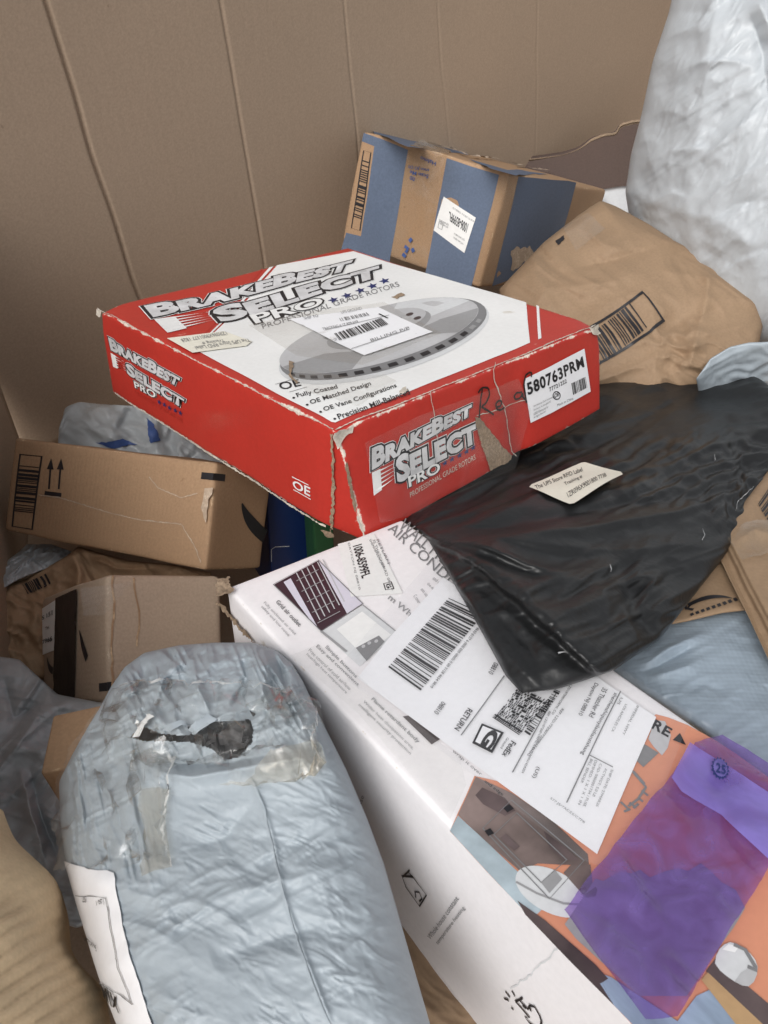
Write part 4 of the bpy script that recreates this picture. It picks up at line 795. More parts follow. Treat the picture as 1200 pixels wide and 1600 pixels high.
E_.line('crease', [Z3(735, 275), Z3(790, 262), Z3(850, 238), Z3(905, 222)], .0006, 'torn_pale', .0012, jitter=.9, sub=.003, seed=6)
E_.rpoly('torn_strip', [(537, 728), (541, 720), (547, 750), (555, 790), (554, 800), (549, 785)], 'torn', .0009, amp=.0006, step=.0018, seed=12, wob=.001, cut=.004, wobs=120)
E_.line('crease', [(556, 806), (562, 822), (570, 846)], .0012, 'torn_pale', .0010, jitter=.9, sub=.002, seed=14)
E_.poly('end_tape', [(566, 690), (650, 648), (806, 590), (826, 640), (800, 735), (690, 786), (590, 815)], 'clear', .0024, wob=.0006, cut=.008)
E_.rpoly('torn_corner', [(519, 676), (535, 668), (552, 664), (548, 674), (532, 684), (526, 700), (522, 690)], 'torn_pale', .0008, amp=.0012, step=.003, seed=15, wob=.002, cut=.003, wobs=180)
E_.rpoly('torn_corner', [(918, 512), (931, 506), (934, 518), (926, 524)], 'torn_pale', .0010, amp=.0014, step=.003, seed=16, wob=.002, cut=.003, wobs=180)
# left face
F_ = RB.left
logo(F_, ((176, 546), (278, 602), (172, 528), (283, 588)), ((202, 584), (286, 636), (199, 567), (289, 621)), ((213, 605), (244, 622), (211, 595), (245, 612)), ((213, 615), (286, 660), (212, 610), (287, 654)), ((178, 573), (198, 581), (174, 551), (194, 563)),
     ((250, 628), (258, 632), (266, 637), (275, 641), (283, 645)), ((7, 4), (0, -8)), prof='red_ink')
def Z7(x, y): return (360 + x / 4.286, 740 + y / 4.286)
F_.text('OE', 'white_ink', Z7(428, 92), Z7(538, 150), Z7(422, 40), Z7(540, 92), h=.0008, bold=.02); F_.line('rule', [Z7(418, 18), Z7(528, 74)], .0007, 'white_ink', .0008); F_.line('rule', [Z7(428, 104), Z7(544, 170)], .0007, 'white_ink', .0008)
F_.rpoly('torn_corner', [(519, 678), (523, 675), (525, 720), (525, 780), (523, 822), (518, 830), (520, 780), (521, 730)], 'torn', .0006, amp=.0006, step=.0018, seed=17, wob=.0022, cut=.002, wobs=300)
F_.rpoly('torn_corner', [(504, 826), (522, 830), (524, 838), (514, 839)], 'torn', .0012, amp=.0007, step=.0016, seed=18, wob=.0015, cut=.002, wobs=300)
F_.rpoly('torn_corner', [(152, 482), (160, 487), (158, 496), (152, 492)], 'torn_pale', .0008, amp=.001, step=.003, seed=19)
F_.line('worn_edge', [(178, 612), (240, 652), (300, 690), (370, 735), (440, 780), (510, 822)], .0016, 'torn_pale', .0004, jitter=.95, sub=.0014, seed=25)

# ------------------------------------------------------------------ upper-left kraft carton
CB = Box('smile_carton', 'kraft carton with double up-arrows and barcode beside the left container wall', 'carton', [[0.8805, 0.4567, 0.1271], [0.1272, 0.0306, -0.9914], [-0.4567, 0.8891, -0.0311]], [-0.4089, 0.0201, 0.9453], (.2743, .0913, .1015), amp=.0016, group='kraft cartons in the pile')
CB.body('kraft', r=.003)
T = CB.front
def Z6(x, y): return (x / 2.727, 620 + y / 2.727)
T.line('barcode_frame', [Z6(85, 243), Z6(175, 250), Z6(133, 566), Z6(50, 553)], .0022, 'black_ink', .0004, closed=True)
T.fit(bars(16, 21), 'black_ink', Z6(80, 290), Z6(60, 500), Z6(165, 298), Z6(143, 510), h=.0006, name='barcode')
for x in (212, 254):
    T.line('arrow_mark', [Z6(x, 300), Z6(x - 6, 394)], .0022, 'black_ink', .0004); T.poly('arrow_mark', [Z6(x - 15, 306), Z6(x + 3, 258), Z6(x + 14, 308)], 'black_ink', .0005)
T.line('arrow_mark', [Z6(188, 411), Z6(260, 419)], .0036, 'black_ink', .0004)
T.line('corner_mark', [Z6(865, 338), Z6(915, 344)], .0058, 'black_ink', .0004); CB.right.line('corner_mark', [Z6(912, 344), Z6(962, 347)], .0058, 'black_ink', .0004)
T.line('crease', [Z6(165, 420), Z6(250, 430), Z6(360, 460), Z6(480, 495), Z6(600, 525), Z6(700, 540), Z6(780, 550)], .0009, 'kraft_grey', .0007, jitter=.6, sub=.002, wob=.0008)
T.line('crease', [Z6(780, 550), Z6(800, 590), Z6(830, 640), Z6(855, 710)], .0009, 'kraft_grey', .0007, jitter=.6, sub=.002, seed=3); T.line('crease', [Z6(640, 340), Z6(680, 390), Z6(780, 435), Z6(850, 415)], .0008, 'kraft_grey', .0007, jitter=.6, sub=.002, seed=4)
T.rpoly('torn_patch', [Z6(885, 400), Z6(918, 392), Z6(895, 470), Z6(880, 545), Z6(868, 480)], 'kraft_grey', .0008, amp=.0012, step=.004, wob=.002, seed=4)
def smile(sf, pts, w, mat='black_ink', h=.0006):
    P_ = np.array(pts, float); t = np.linspace(0, 1, 20)[:, None]; C_ = (1 - t) ** 2 * P_[0] + 2 * t * (1 - t) * P_[1] + t ** 2 * P_[2]; u = sf.uvs(C_); v = []; f = []
    for i in range(20):
        a = u[max(i - 1, 0)]; b = u[min(i + 1, 19)]; d = (b - a) / np.linalg.norm(b - a); n = np.array([-d[1], d[0]]); k = w * .5 * (.15 + .85 * math.sin(min(1, i / 14) * math.pi / 2)); v += [u[i] + n * k, u[i] - n * k]
        if i: f.append((2 * i - 2, 2 * i - 1, 2 * i + 1, 2 * i))
    sf.lay('smile_mark', (np.array(v), f), mat, h)
smile(CB.right, [Z6(1035, 455), Z6(1052, 530), Z6(1130, 595)], .012)
CB.top.poly('top_tape', [(130, 690), (210, 688), (330, 715), (220, 710)], 'clear', .0008, wob=.001)
# ------------------------------------------------------------------ lower-left kraft carton
DB = Box('taped_carton', 'greyish kraft carton with black tape and white label on its narrow side', 'carton', [[0.7722, -0.6301, -0.0821], [0.0583, 0.1989, -0.9783], [0.6327, 0.7506, 0.1903]], [-0.2288, 0.1577, 0.7293], (.1108, .1615, .1086), amp=.0014, group='kraft cartons in the pile')
DB.body('kraft_grey', r=.005)
T = DB.left
_l = T.poly('white_label', [Z6(183, 896), Z6(238, 862), Z6(240, 1080), Z6(182, 1100)], 'label', .0006); T.sub = _l; T.text('7966', 'black_ink', Z6(184, 1052), Z6(228, 1040), Z6(184, 1035), Z6(228, 1018), h=.0009, bold=.02); T.text('TH', 'black_ink', Z6(197, 992), Z6(214, 985), Z6(197, 978), Z6(214, 972), h=.0009); T.text('S 151', 'black_ink', Z6(184, 945), Z6(228, 925), Z6(184, 930), Z6(228, 905), h=.0009, bold=.02)
T.sub = None; T.poly('black_tape', [Z6(243, 855), Z6(330, 820), Z6(322, 1305), Z6(236, 1318)], 'black_tape', .0010, wob=.0012, cut=.006)
smile(T, [Z6(338, 995), Z6(352, 1060), Z6(372, 1118)], .007); smile(T, [Z6(203, 1110), Z6(210, 1160), Z6(230, 1170)], .006)
T.line('corner_mark', [Z6(420, 1238), Z6(455, 1234)], .006, 'black_ink', .0005); DB.front.line('corner_mark', [Z6(452, 1234), Z6(500, 1228)], .006, 'black_ink', .0005)
DB.front.line('crease', [Z6(475, 760), Z6(478, 900), Z6(476, 1050), Z6(470, 1240)], .0016, 'kraft', .0008, jitter=.3, sub=.006); DB.front.line('crease', [Z6(565, 770), Z6(580, 860), Z6(590, 950), Z6(585, 1060)], .0014, 'kraft', .0006, jitter=.4, sub=.006)
DB.front.poly('clear_tape', [Z6(335, 810), Z6(430, 800), Z6(560, 780), Z6(440, 925), Z6(350, 930)], 'clear', .001, wob=.0006)
# ------------------------------------------------------------------ blue and kraft carton at the back
EB = Box('blue_carton', 'blue printed kraft carton leaning against the back wall behind the red carton', 'carton', [[0.8222, 0.5211, 0.229], [0.399, -0.2406, -0.8848], [-0.406, 0.8189, -0.4057]], [-0.0614, -0.3859, 1.251], (.2259, .385, .146), amp=.0022)
EB.body('kraft', r=.004)
T = EB.front
def Z4(x, y): return (500 + x / 2.4, 180 + y / 2.4)
T.poly('blue_panel', [Z4(167, 68), Z4(335, 135), Z4(262, 530), Z4(88, 465), Z4(96, 442), Z4(152, 458), Z4(207, 122), Z4(160, 100)], 'blue_print', .0004); T.poly('blue_panel', [Z4(478, 162), Z4(672, 224), Z4(570, 620), Z4(395, 570)], 'blue_print', .0004)
T.poly('blue_panel', [Z4(88, 462), Z4(262, 530), Z4(250, 640), Z4(60, 560)], 'blue_print', .0003); T.poly('blue_panel', [Z4(395, 568), Z4(570, 618), Z4(555, 680), Z4(380, 640)], 'blue_print', .0004)
EB.right.poly('blue_panel', [Z4(745, 228), Z4(962, 250), Z4(905, 450), Z4(860, 560), Z4(640, 640)], 'blue_print', .0004); EB.right.rpoly('scuff', [Z4(715, 500), Z4(790, 492), Z4(800, 520), Z4(750, 560), Z4(715, 590)], 'kraft_grey', .0008, amp=.003, step=.006, seed=3)
EB.top.poly('blue_panel', [Z4(190, 55), Z4(395, 88), Z4(520, 118), Z4(560, 150), Z4(440, 130), Z4(330, 125), Z4(215, 75)], 'blue_print', .0004); EB.top.poly('blue_panel', [Z4(560, 165), Z4(700, 205), Z4(770, 212), Z4(850, 225), Z4(735, 224), Z4(640, 200)], 'blue_print', .0004)
T.line('barcode_frame', [Z4(167, 136), Z4(194, 146), Z4(148, 437), Z4(116, 426)], .0016, 'black_ink', .0004, closed=True); T.fit(bars(18, 31), 'black_ink', Z4(162, 172), Z4(122, 390), Z4(188, 182), Z4(152, 402), h=.0006, name='barcode')
T.poly('packing_tape', [Z4(335, 135), Z4(478, 162), Z4(392, 572), Z4(262, 530)], 'brown_clear', .0010, wob=.0012, cut=.008); EB.top.poly('packing_tape', [Z4(335, 128), Z4(395, 98), Z4(490, 140), Z4(480, 158)], 'brown_clear', .0010, wob=.003, cut=.006, wobs=120)
T.rpoly('lid_fold', [Z4(382, 98), Z4(420, 110), Z4(470, 150), Z4(455, 160), Z4(385, 140)], 'clear', .0030, amp=.0015, step=.005, wob=.003, cut=.005)
for s, a, b in (('Halmo', (440, 178), (385, 158)), ('ation JO OS', (415, 202), (340, 190)), ('Scan Me', (412, 226), (345, 212)), ('no', (362, 238), (345, 232))): T.text(s, 'blue_ink', Z4(*a), Z4(*b), Z4(a[0] - 3, a[1] + 14), Z4(b[0] - 3, b[1] + 14), h=.0026, bold=.01)
for st in ([(345, 465), (335, 475)], [(318, 492), (330, 500), (322, 515)], [(345, 500), (352, 512)], [(310, 520), (322, 530)]): T.line('ink_mark', [Z4(*p) for p in st], .004, 'blue_ink', .0026)
_l = T.poly('sticker', [Z4(466, 307), Z4(583, 385), Z4(538, 517), Z4(425, 435)], 'label', .0014, wob=.0004, label='white sticker printed 1006-8599FL upside down'); T.sub = _l
T.text('1006-8599FL', 'black_ink', Z4(556, 408), Z4(486, 362), Z4(546, 442), Z4(484, 396), h=.0020, bold=.015)
for a, b in (((576, 395), (500, 345)), ((482, 408), (448, 392)), ((480, 418), (446, 402)), ((535, 480), (500, 455)), ((540, 465), (502, 440))): T.text('RETURN 08810', 'grey_ink', Z4(*a), Z4(*b), Z4(a[0] - 1, a[1] + 7), Z4(b[0] - 1, b[1] + 7), h=.0020)
T.line('sticker_box', [Z4(448, 400), Z4(462, 408), Z4(456, 432), Z4(442, 424)], .0007, 'grey_ink', .0020, closed=True)
T.sub = None; EB.top.line('flap_gap_shade', [Z4(735, 196), Z4(800, 205), Z4(880, 222), Z4(940, 240), Z4(1040, 268)], .004, 'shade_board', .0006, jitter=.5, sub=.01); EB.top.line('flap_edge', [Z4(420, 108), Z4(560, 160), Z4(640, 168), Z4(780, 200), Z4(860, 216)], .005, 'kraft_grey', .002, jitter=.8, sub=.008, wob=.003)  # flap gap is only a dark line, its shade painted on the lid
EB.right.poly('packing_tape', [Z4(672, 226), Z4(745, 228), Z4(640, 632), Z4(570, 620)], 'brown_clear', .0010)

# small blue and green cartons wedged under the red one
def small_box(name, label, px, z, w, dpt, hgt, yaw, mat, roll=0, group=None):
    up = np.array([math.sin(math.radians(roll)), -.80, -.60]); up /= np.linalg.norm(up); e1 = np.array([math.cos(math.radians(yaw)), 0, math.sin(math.radians(yaw))]); e1 -= up * (e1 @ up); e1 /= np.linalg.norm(e1)
    R = np.array([e1, np.cross(up, e1), up]).T; t = ray(*px, z) / SC - up * hgt; b = Box(name, label, 'carton', R, t, (w, dpt, hgt), amp=.0006, group=group); b.body(mat, r=.0018); return b
BB = small_box('blue_box', 'small glossy dark blue box wedged under the red carton', (417, 772), .91, .070, .07, .20, 35, 'blue_box', roll=2); BB.front.line('white_logo', [(424, 877), (424, 858), (430, 854), (452, 853)], .0007, 'palegrey_ink', .0004)
GB = small_box('green_box', 'small green box corner showing just under the red carton', (488, 800), .90, .022, .03, .12, 30, 'green_box')

# ------------------------------------------------------------------ bags
# grey mailer in front, torn open at its upper end
def fgfold(px): return 0 * px[..., 0]
tear = [(203, 1152), (222, 1134), (250, 1146), (290, 1150), (318, 1140), (330, 1128), (362, 1127), (390, 1124), (396, 1140), (394, 1160), (375, 1182), (352, 1188), (330, 1170), (300, 1160), (260, 1158), (225, 1158)]
FG = Bag('torn_poly_mailer', 'plump blue-grey poly mailer in front, torn open under clear tape', 'mailer',
         top=dz([(152, 1118, -.05), (172, 1075, -.045), (195, 1042, -.045), (225, 1020, -.04), (280, 1008, -.03), (335, 1004, -.02), (395, 1004, -.01), (432, 1016, -.006), (455, 1035, -.004), (472, 1062, -.004)]),
         right=dz([(472, 1062, -.004), (492, 1105, -.008), (540, 1200, -.02), (572, 1275, -.035), (600, 1350, -.05), (640, 1490, -.06), (672, 1600, -.06), (715, 1760, -.06)]),
         bottom=dz([(245, 1760, -.07), (480, 1780, -.07), (715, 1760, -.06)]),
         left=dz([(152, 1118, -.05), (115, 1175, -.06), (92, 1222, -.065), (94, 1280, -.07), (101, 1341, -.07), (124, 1424, -.07), (154, 1521, -.07), (184, 1600, -.07), (245, 1760, -.07)]),
         n=320, m=240, bulge=.066, back=.03, pw=3.4, excess=.022, fine=.010, crump=[(.0042, 210, 80, 20, 1), (.0018, 70, 24, -30, 2), (.0012, 34, 12, 25, 4)], seed=3,
         folds=[lambda px: crease_field(px, .0085, 75, 22, 62, 31) * np.clip((1215 - px[..., 1]) / 60, 0, 1), lambda px: crease_field(px, .004, 40, 14, -25, 33) * np.clip((1230 - px[..., 1]) / 60, 0, 1), lambda px: crease_field(px, .004, 90, 12, 80, 35) * np.clip((300 - px[..., 0]) / 80, 0, 1) * np.clip((1400 - px[..., 1]) / 60, 0, 1), ridge([(330, 1120), (310, 1075), (300, 1025)], .009, 8, .25), ridge([(360, 1112), (385, 1060), (380, 1018)], -.008, 7, .25), ridge([(405, 1108), (412, 1060), (408, 1016)], .009, 8, .25), ridge([(438, 1118), (445, 1070), (436, 1028)], -.007, 7, .25), ridge([(240, 1108), (255, 1060), (288, 1018)], .008, 9, .25), ridge([(205, 1108), (216, 1070), (240, 1028)], -.007, 8, .25), ridge([(225, 1205), (300, 1215), (380, 1200), (470, 1185), (500, 1160)], .010, 14, .2), ridge([(200, 1180), (280, 1192), (360, 1190), (440, 1175)], -.008, 10, .2), ridge([(330, 1160), (300, 1090), (330, 1040), (380, 1020)], .006, 12, .3), ridge([(420, 1090), (400, 1050), (385, 1022)], .006, 9, .3), ridge([(440, 1120), (430, 1070), (425, 1030)], -.005, 8, .3), ridge([(250, 1120), (270, 1070), (320, 1030)], -.004, 14, .3),
                ridge([(395, 1215), (425, 1300), (445, 1400), (480, 1500), (520, 1600)], .0018, 4, .05), ridge([(300, 1420), (380, 1390), (470, 1370), (560, 1345)], .004, 16, .3), ridge([(280, 1330), (350, 1310), (400, 1250)], -.004, 16, .3), ridge([(330, 1500), (420, 1470), (520, 1440)], -.004, 22, .3)],
         mat='grey_poly', hole=lambda c: inpoly(c, tear))
FG.cut = .005
def inner(bag, name, pxs, mat, depth):
    u = bag.uvs(pxs); c = u.mean(0); u = c + (u - c) * 1.35; bag.lay(name, (u, [tuple(range(len(u)))]), mat, -depth, wob=.008, wobs=90, cut=.004)
inner(FG, 'dark_contents', tear, 'dark_inside', .014)
FG.rpoly('torn_lip', [(216, 1136), (232, 1126), (244, 1127), (236, 1136), (226, 1148), (216, 1152), (222, 1143)], 'white_ink', .003, amp=.0014, step=.003, wob=.0018, wobs=150, seed=3)
FG.rpoly('torn_lip', [(258, 1136), (300, 1142), (330, 1126), (388, 1121), (392, 1124), (362, 1128), (334, 1131), (305, 1147), (270, 1144)], 'grey_poly', .003, amp=.0012, step=.003, wob=.002, wobs=120, seed=5)
FG.rpoly('brown_scrap', [(340, 1152), (352, 1142), (372, 1136), (384, 1142), (376, 1158), (356, 1168), (344, 1162)], 'dark_inside', -.006, amp=.002, step=.004, wob=.010, wobs=130, seed=6)
FG.poly('clear_tape', [(190, 1080), (300, 1075), (420, 1080), (487, 1112), (488, 1210), (440, 1215), (360, 1205), (240, 1215), (190, 1205), (165, 1150)], 'clear', .0022, wob=.001, crease=(.004, 70, .5))
FG.line('tape_edge', [(190, 1078), (300, 1072), (420, 1078), (487, 1112), (489, 1160), (488, 1212)], .0012, 'tape_edge', .0030, sub=.004); FG.line('tape_edge', [(272, 1180), (272, 1240), (257, 1300), (272, 1362)], .0012, 'tape_edge', .0040, sub=.004)
FG.poly('clear_tape', [(165, 1110), (190, 1092), (270, 1180), (272, 1240), (255, 1300), (270, 1362), (180, 1368), (112, 1352), (105, 1290), (102, 1225)], 'clear', .0035, wob=.001, crease=(.004, 80, .35))
FG.poly('yellowed_tape', [(225, 1235), (268, 1232), (262, 1300), (272, 1360), (230, 1372), (222, 1300)], 'brown_clear', .0018, wob=.0015)
FG.poly('tape_end', [(352, 1210), (400, 1200), (452, 1186), (490, 1175), (488, 1212), (440, 1215), (400, 1212)], 'brown_clear', .0060, wob=.0015)
_l = FG.poly('address_label', [(103, 1344), (140, 1358), (180, 1366), (191, 1424), (202, 1480), (220, 1532), (241, 1600), (275, 1690), (225, 1690), (187, 1602), (157, 1522), (127, 1425)], 'labelw', .0011, label='white address label along the left side'); FG.sub = _l
def Z8(x, y): return (x / 2.668, 1000 + y / 2.667)
FG.line('rule', [Z8(330, 1060), Z8(455, 1078), Z8(475, 1200), Z8(500, 1340), Z8(565, 1510)], .0006, 'grey_ink', .0018); FG.line('rule', [Z8(430, 1420), Z8(500, 1470), Z8(572, 1512)], .0006, 'grey_ink', .0018)
FG.text('LBS', 'black_ink', Z8(360, 1090), Z8(374, 1090), Z8(358, 1068), Z8(372, 1068), h=.0018); FG.text('1 OF 1', 'black_ink', Z8(418, 1108), Z8(450, 1104), Z8(415, 1084), Z8(447, 1080), h=.0018); FG.text('DAYTON NJ', 'black_ink', Z8(368, 1250), Z8(420, 1295), Z8(362, 1222), Z8(415, 1270), h=.0018, bold=.02); FG.text('MIX', 'black_ink', Z8(450, 1480), Z8(515, 1548), Z8(438, 1428), Z8(502, 1490), h=.0018, bold=.03)
FG.sub = None; FG.line('seam', [(392, 1212), (412, 1262), (428, 1330), (444, 1400), (466, 1470), (492, 1540), (520, 1610)], .0010, 'grey_poly', .0006)

# black mailer
BK = Bag('black_poly_mailer', 'flat crinkled black poly mailer with a cream sticker, half under the red carton', 'mailer',
         top=dz([(600, 800, -.03), (700, 735, -.035), (800, 672, -.04), (890, 600, -.05), (930, 575, -.05), (990, 572, -.04), (1042, 570, -.03)]),
         right=dz([(1042, 572, -.03), (1110, 574, -.03), (1185, 590, -.03), (1235, 625, -.03), (1240, 680, -.03), (1205, 745, -.025)]),
         bottom=dz([(815, 1083, .012), (870, 1077, .012), (905, 1066, .011), (958, 1048, 0.006), (1030, 1000, -.010), (1130, 872, -.02), (1170, 805, -.025), (1205, 745, -.025)]),
         left=dz([(600, 800, -.03), (640, 822, -.012), (668, 842, .002), (690, 880, .010), (740, 965, .012), (790, 1056, .012), (815, 1083, .012)]),
         n=220, m=220, bulge=.030, back=.004, pw=4.5, excess=.030, fine=.022, crump=[(.0055, 200, 6, 0, 3, (640, 828), (900, 760, 75)), (.0042, 75, 20, -25, 4, None, (900, 760, 75))], seed=11,
         shape=lambda px: np.clip(.25 + .75 * (_dist(px, [(560, 880), (940, 690), (1100, 600)])[0] / 90), 0, 1),
         folds=[step([(975, 1080), (905, 1027), (860, 987), (800, 932), (740, 882), (660, 832)], .014, 6, 130), ridge([(700, 852), (800, 900), (900, 1010)], .004, 12, .2),
                ridge([(660, 828), (780, 840), (900, 830), (1060, 800), (1180, 762)], .005, 9, .3), ridge([(668, 830), (800, 815), (960, 790), (1120, 770)], -.004, 9, .3), ridge([(665, 832), (760, 855), (850, 885), (900, 895)], .006, 8, .3, .4), ridge([(700, 850), (790, 880), (880, 905)], -.005, 7, .3), ridge([(680, 830), (830, 850), (1000, 860), (1090, 850)], .003, 8, .3),
                ridge([(1020, 590), (1060, 640), (1030, 660)], .005, 14, .3), ridge([(960, 620), (1060, 610), (1150, 640)], -.005, 14, .3), ridge([(1080, 640), (1190, 650)], .004, 12, .3), ridge([(1000, 690), (1100, 700), (1200, 690)], .003, 16, .3), ridge([(720, 900), (760, 980), (800, 1050)], .003, 8, .3), ridge([(760, 935), (830, 1010), (850, 1060)], -.003, 8, .3)],
         mat='black_poly')
_q = np.array([BK.pos(np.array([u_]), np.array([v_]), np.array([.0022]))[0] for u_, v_ in BK.uvs([(842, 762), (905, 738), (955, 748), (890, 782)])]) + BK.loc
_c = _q.mean(0); _n = np.cross(_q[2] - _q[0], _q[3] - _q[1]); _a = _q[2] - _q[0]; _b = np.cross(_n, _a)
SP = Plane(_c, _a, _b, BK.root, BK.loc); SP.disp = lambda u, v: .0007 * np.sin(u * 70 + 1) + .0005 * np.sin(v * 110)
if SP.N @ (CAM - _c) < 0: SP.N = -SP.N
SP.cut = .008
_l = SP.poly('cream_sticker', [(827, 766), (831, 761), (908, 730), (914, 729), (970, 742), (973, 747), (897, 791), (890, 792)], 'cream', .0030, label='cream tracking sticker'); SP.sub = _l
for s, a, b in (('The UPS Store RFID Label', (838, 771), (911, 743)), ('Tracking #', (884, 768), (911, 756)), ('1ZR096X9001800 7738', (888, 783), (948, 752))): SP.text(s, 'black_ink', a, b, (a[0] - 3, a[1] - 6.5), (b[0] - 3, b[1] - 6.5), h=.0034)
for k, pp in enumerate(([(1148, 800), (1152, 785), (1160, 775), (1178, 762)], [(1096, 846), (1100, 838), (1097, 828)], [(952, 894), (952, 884)], [(1117, 722), (1116, 712)], [(870, 1022), (882, 1020)])): BK.line('scratch', pp, .0009, 'lightgrey_ink', .0012, jitter=.9, sub=.002, seed=k)

# kraft bubble mailer
KM = Bag('kraft_paper_mailer', 'crumpled kraft paper mailer with a black barcode behind the red carton corner', 'mailer',
         top=rz([(780, 452, 1.14), (850, 378, 1.16), (905, 335, 1.17), (938, 313, 1.18), (962, 322, 1.18), (1010, 348, 1.17), (1060, 384, 1.15)]),
         right=rz([(1060, 384, 1.15), (1118, 404, 1.12), (1160, 430, 1.10), (1186, 470, 1.07), (1192, 510, 1.06), (1184, 545, 1.05), (1150, 600, 1.05)]),
         bottom=rz([(800, 560, 1.08), (900, 610, 1.06), (1000, 632, 1.05), (1080, 620, 1.05), (1150, 600, 1.05)]),
         left=rz([(780, 452, 1.14), (785, 500, 1.11), (800, 560, 1.08)]), n=190, m=210, bulge=.040, back=.02, pw=4.5, excess=.006, fine=.004, crump=[(.0150, 130, 70, -25, 5), (.0070, 70, 34, 35, 6)], seed=5,
         folds=[ridge([(1108, 418), (1104, 470), (1090, 520), (1075, 580)], .008, 12, .1), ridge([(895, 420), (960, 405), (1030, 385)], -.006, 10, .3), ridge([(870, 450), (960, 440), (1000, 420)], .005, 12, .3), ridge([(1000, 530), (1070, 500), (1130, 480)], -.005, 14, .3), ridge([(1050, 560), (1110, 520), (1180, 505)], .005, 12, .3), ridge([(905, 345), (940, 380), (1000, 400)], .004, 10, .3), ridge([(1020, 420), (1080, 430), (1150, 440)], .004, 12, .3)],
         mat='paper_kraft')
def Z5(x, y): return (760 + x / 2.667, y / 2.667)
KM.line('barcode_frame', [Z5(650, 1220), Z5(735, 1336), Z5(480, 1508), Z5(300, 1620), Z5(230, 1500), Z5(400, 1385)], .0040, 'black_ink', .0012, closed=True)
KM.fit(bars(22, 41), 'black_ink', Z5(400, 1560), Z5(672, 1362), Z5(330, 1440), Z5(600, 1262), h=.0012, name='barcode')
KM.rpoly('dark_smudge', [(868, 378), (880, 369), (882, 374), (872, 384)], 'black_ink', .001, amp=.001, step=.003, seed=3); KM.poly('clear_tape', [(880, 358), (920, 335), (945, 360), (900, 395)], 'clear', .0016, wob=.001)
# big pale mailer
WB = Bag('large_pale_mailer', 'large pale grey poly mailer looming at the upper right', 'mailer',
         top=rz([(1062, -60, 1.12), (1130, -80, 1.05), (1320, -60, .98)]), right=rz([(1320, -60, .98), (1340, 250, .98), (1320, 560, 1.02)]), bottom=rz([(1040, 440, 1.22), (1150, 530, 1.14), (1320, 560, 1.02)]),
         left=rz([(1062, -60, 1.12), (1045, 20, 1.14), (1020, 95, 1.17), (1002, 180, 1.2), (986, 240, 1.22), (977, 300, 1.24), (984, 345, 1.25), (1005, 390, 1.24), (1040, 440, 1.22)]),
         n=260, m=190, bulge=.085, back=.05, pw=2.4, excess=.012, fine=.010, crump=[(.0050, 160, 34, -48, 7), (.0026, 80, 17, -35, 8), (.0012, 40, 10, -60, 19)], seed=9,
         folds=[ridge([(1010, 195), (1060, 150), (1110, 110), (1160, 40)], 0.0066, 12, .3, .6), ridge([(1030, 150), (1080, 130), (1140, 90)], -0.0054, 12, .3), ridge([(1040, 60), (1090, 40), (1130, -20)], 0.0066, 9, .3, .6), ridge([(1060, 20), (1110, 20), (1160, -20)], -0.0048, 12, .3), ridge([(1000, 180), (1015, 240), (1030, 300)], 0.0036, 18, .3), ridge([(1095, 255), (1140, 210), (1190, 170)], 0.0059, 11, .3, .6), ridge([(1085, 230), (1140, 180), (1200, 140)], -0.0048, 12, .3), ridge([(1030, 170), (1070, 180), (1090, 150)], 0.0036, 12, .3), ridge([(1000, 260), (1050, 235), (1120, 230)], 0.0036, 9, .3, .5), ridge([(1090, 330), (1130, 290), (1200, 250)], 0.0042, 9, .3, .5), ridge([(1100, 350), (1150, 320), (1200, 310)], -0.0036, 9, .3), ridge([(1010, 320), (1050, 300), (1080, 310)], 0.0030, 8, .3, .5), ridge([(1060, 110), (1100, 95), (1150, 95), (1190, 110)], 0.0036, 8, .3, .5), ridge([(1110, 440), (1150, 410), (1200, 390)], 0.0036, 9, .3, .5), ridge([(1010, 350), (1060, 330), (1120, 340), (1200, 400)], 0.0036, 26, .3), ridge([(1170, 20), (1190, 80), (1200, 160)], -0.0090, 12, .2), ridge([(1180, -10), (1215, 70)], 0.0120, 18, .2), ridge([(1040, 400), (1100, 390), (1180, 430)], -0.0030, 20, .3)],
         mat='white_poly')
# right-hand side
RS = Bag('blue_grey_mailer', 'smooth blue-grey poly mailer to the right of the white carton', 'mailer',
         top=dz([(935, 1035, -.05), (990, 1000, -.045), (1045, 955, -.045), (1150, 915, -.05), (1290, 900, -.05)]), right=dz([(1290, 900, -.05), (1400, 1150, -.06), (1420, 1390, -.06)]), bottom=dz([(1010, 1085, -.05), (1100, 1145, -.05), (1210, 1225, -.05), (1420, 1390, -.06)]), left=dz([(935, 1035, -.05), (970, 1060, -.05), (1010, 1085, -.05)]),
         n=120, m=150, bulge=.018, back=.05, pw=4, excess=.014, fine=.010, crump=[(.0022, 130, 40, -30, 9), (.0010, 40, 20, 0, 9)], seed=14, folds=[ridge([(1005, 1040), (1050, 1010), (1110, 985)], .005, 9, .3), ridge([(1000, 1050), (1030, 1040), (1090, 1005)], -.005, 8, .3), ridge([(1010, 1060), (1080, 1040), (1100, 1025)], .004, 10, .3), ridge([(1060, 1090), (1100, 1070), (1140, 1080)], -.003, 16, .3)], mat='blue_poly')
SM = Bag('smile_mailer', 'flat kraft mailer corner with a curved arrow print beside the black mailer', 'mailer',
         top=dz([(1030, 935, -.030), (1090, 880, -.030), (1140, 840, -.030)]), right=dz([(1140, 840, -.030), (1175, 900, -.034), (1205, 950, -.034)]), bottom=dz([(1022, 981, -.030), (1075, 968, -.030), (1130, 952, -.030), (1205, 940, -.034)]), left=dz([(1030, 935, -.03), (1022, 981, -.03)]), n=50, m=70, bulge=.004, back=.004, pw=6, excess=.006, fine=.004, crump=[(.001, 60, 30, 20, 18)], seed=4, mat='paper_kraft')
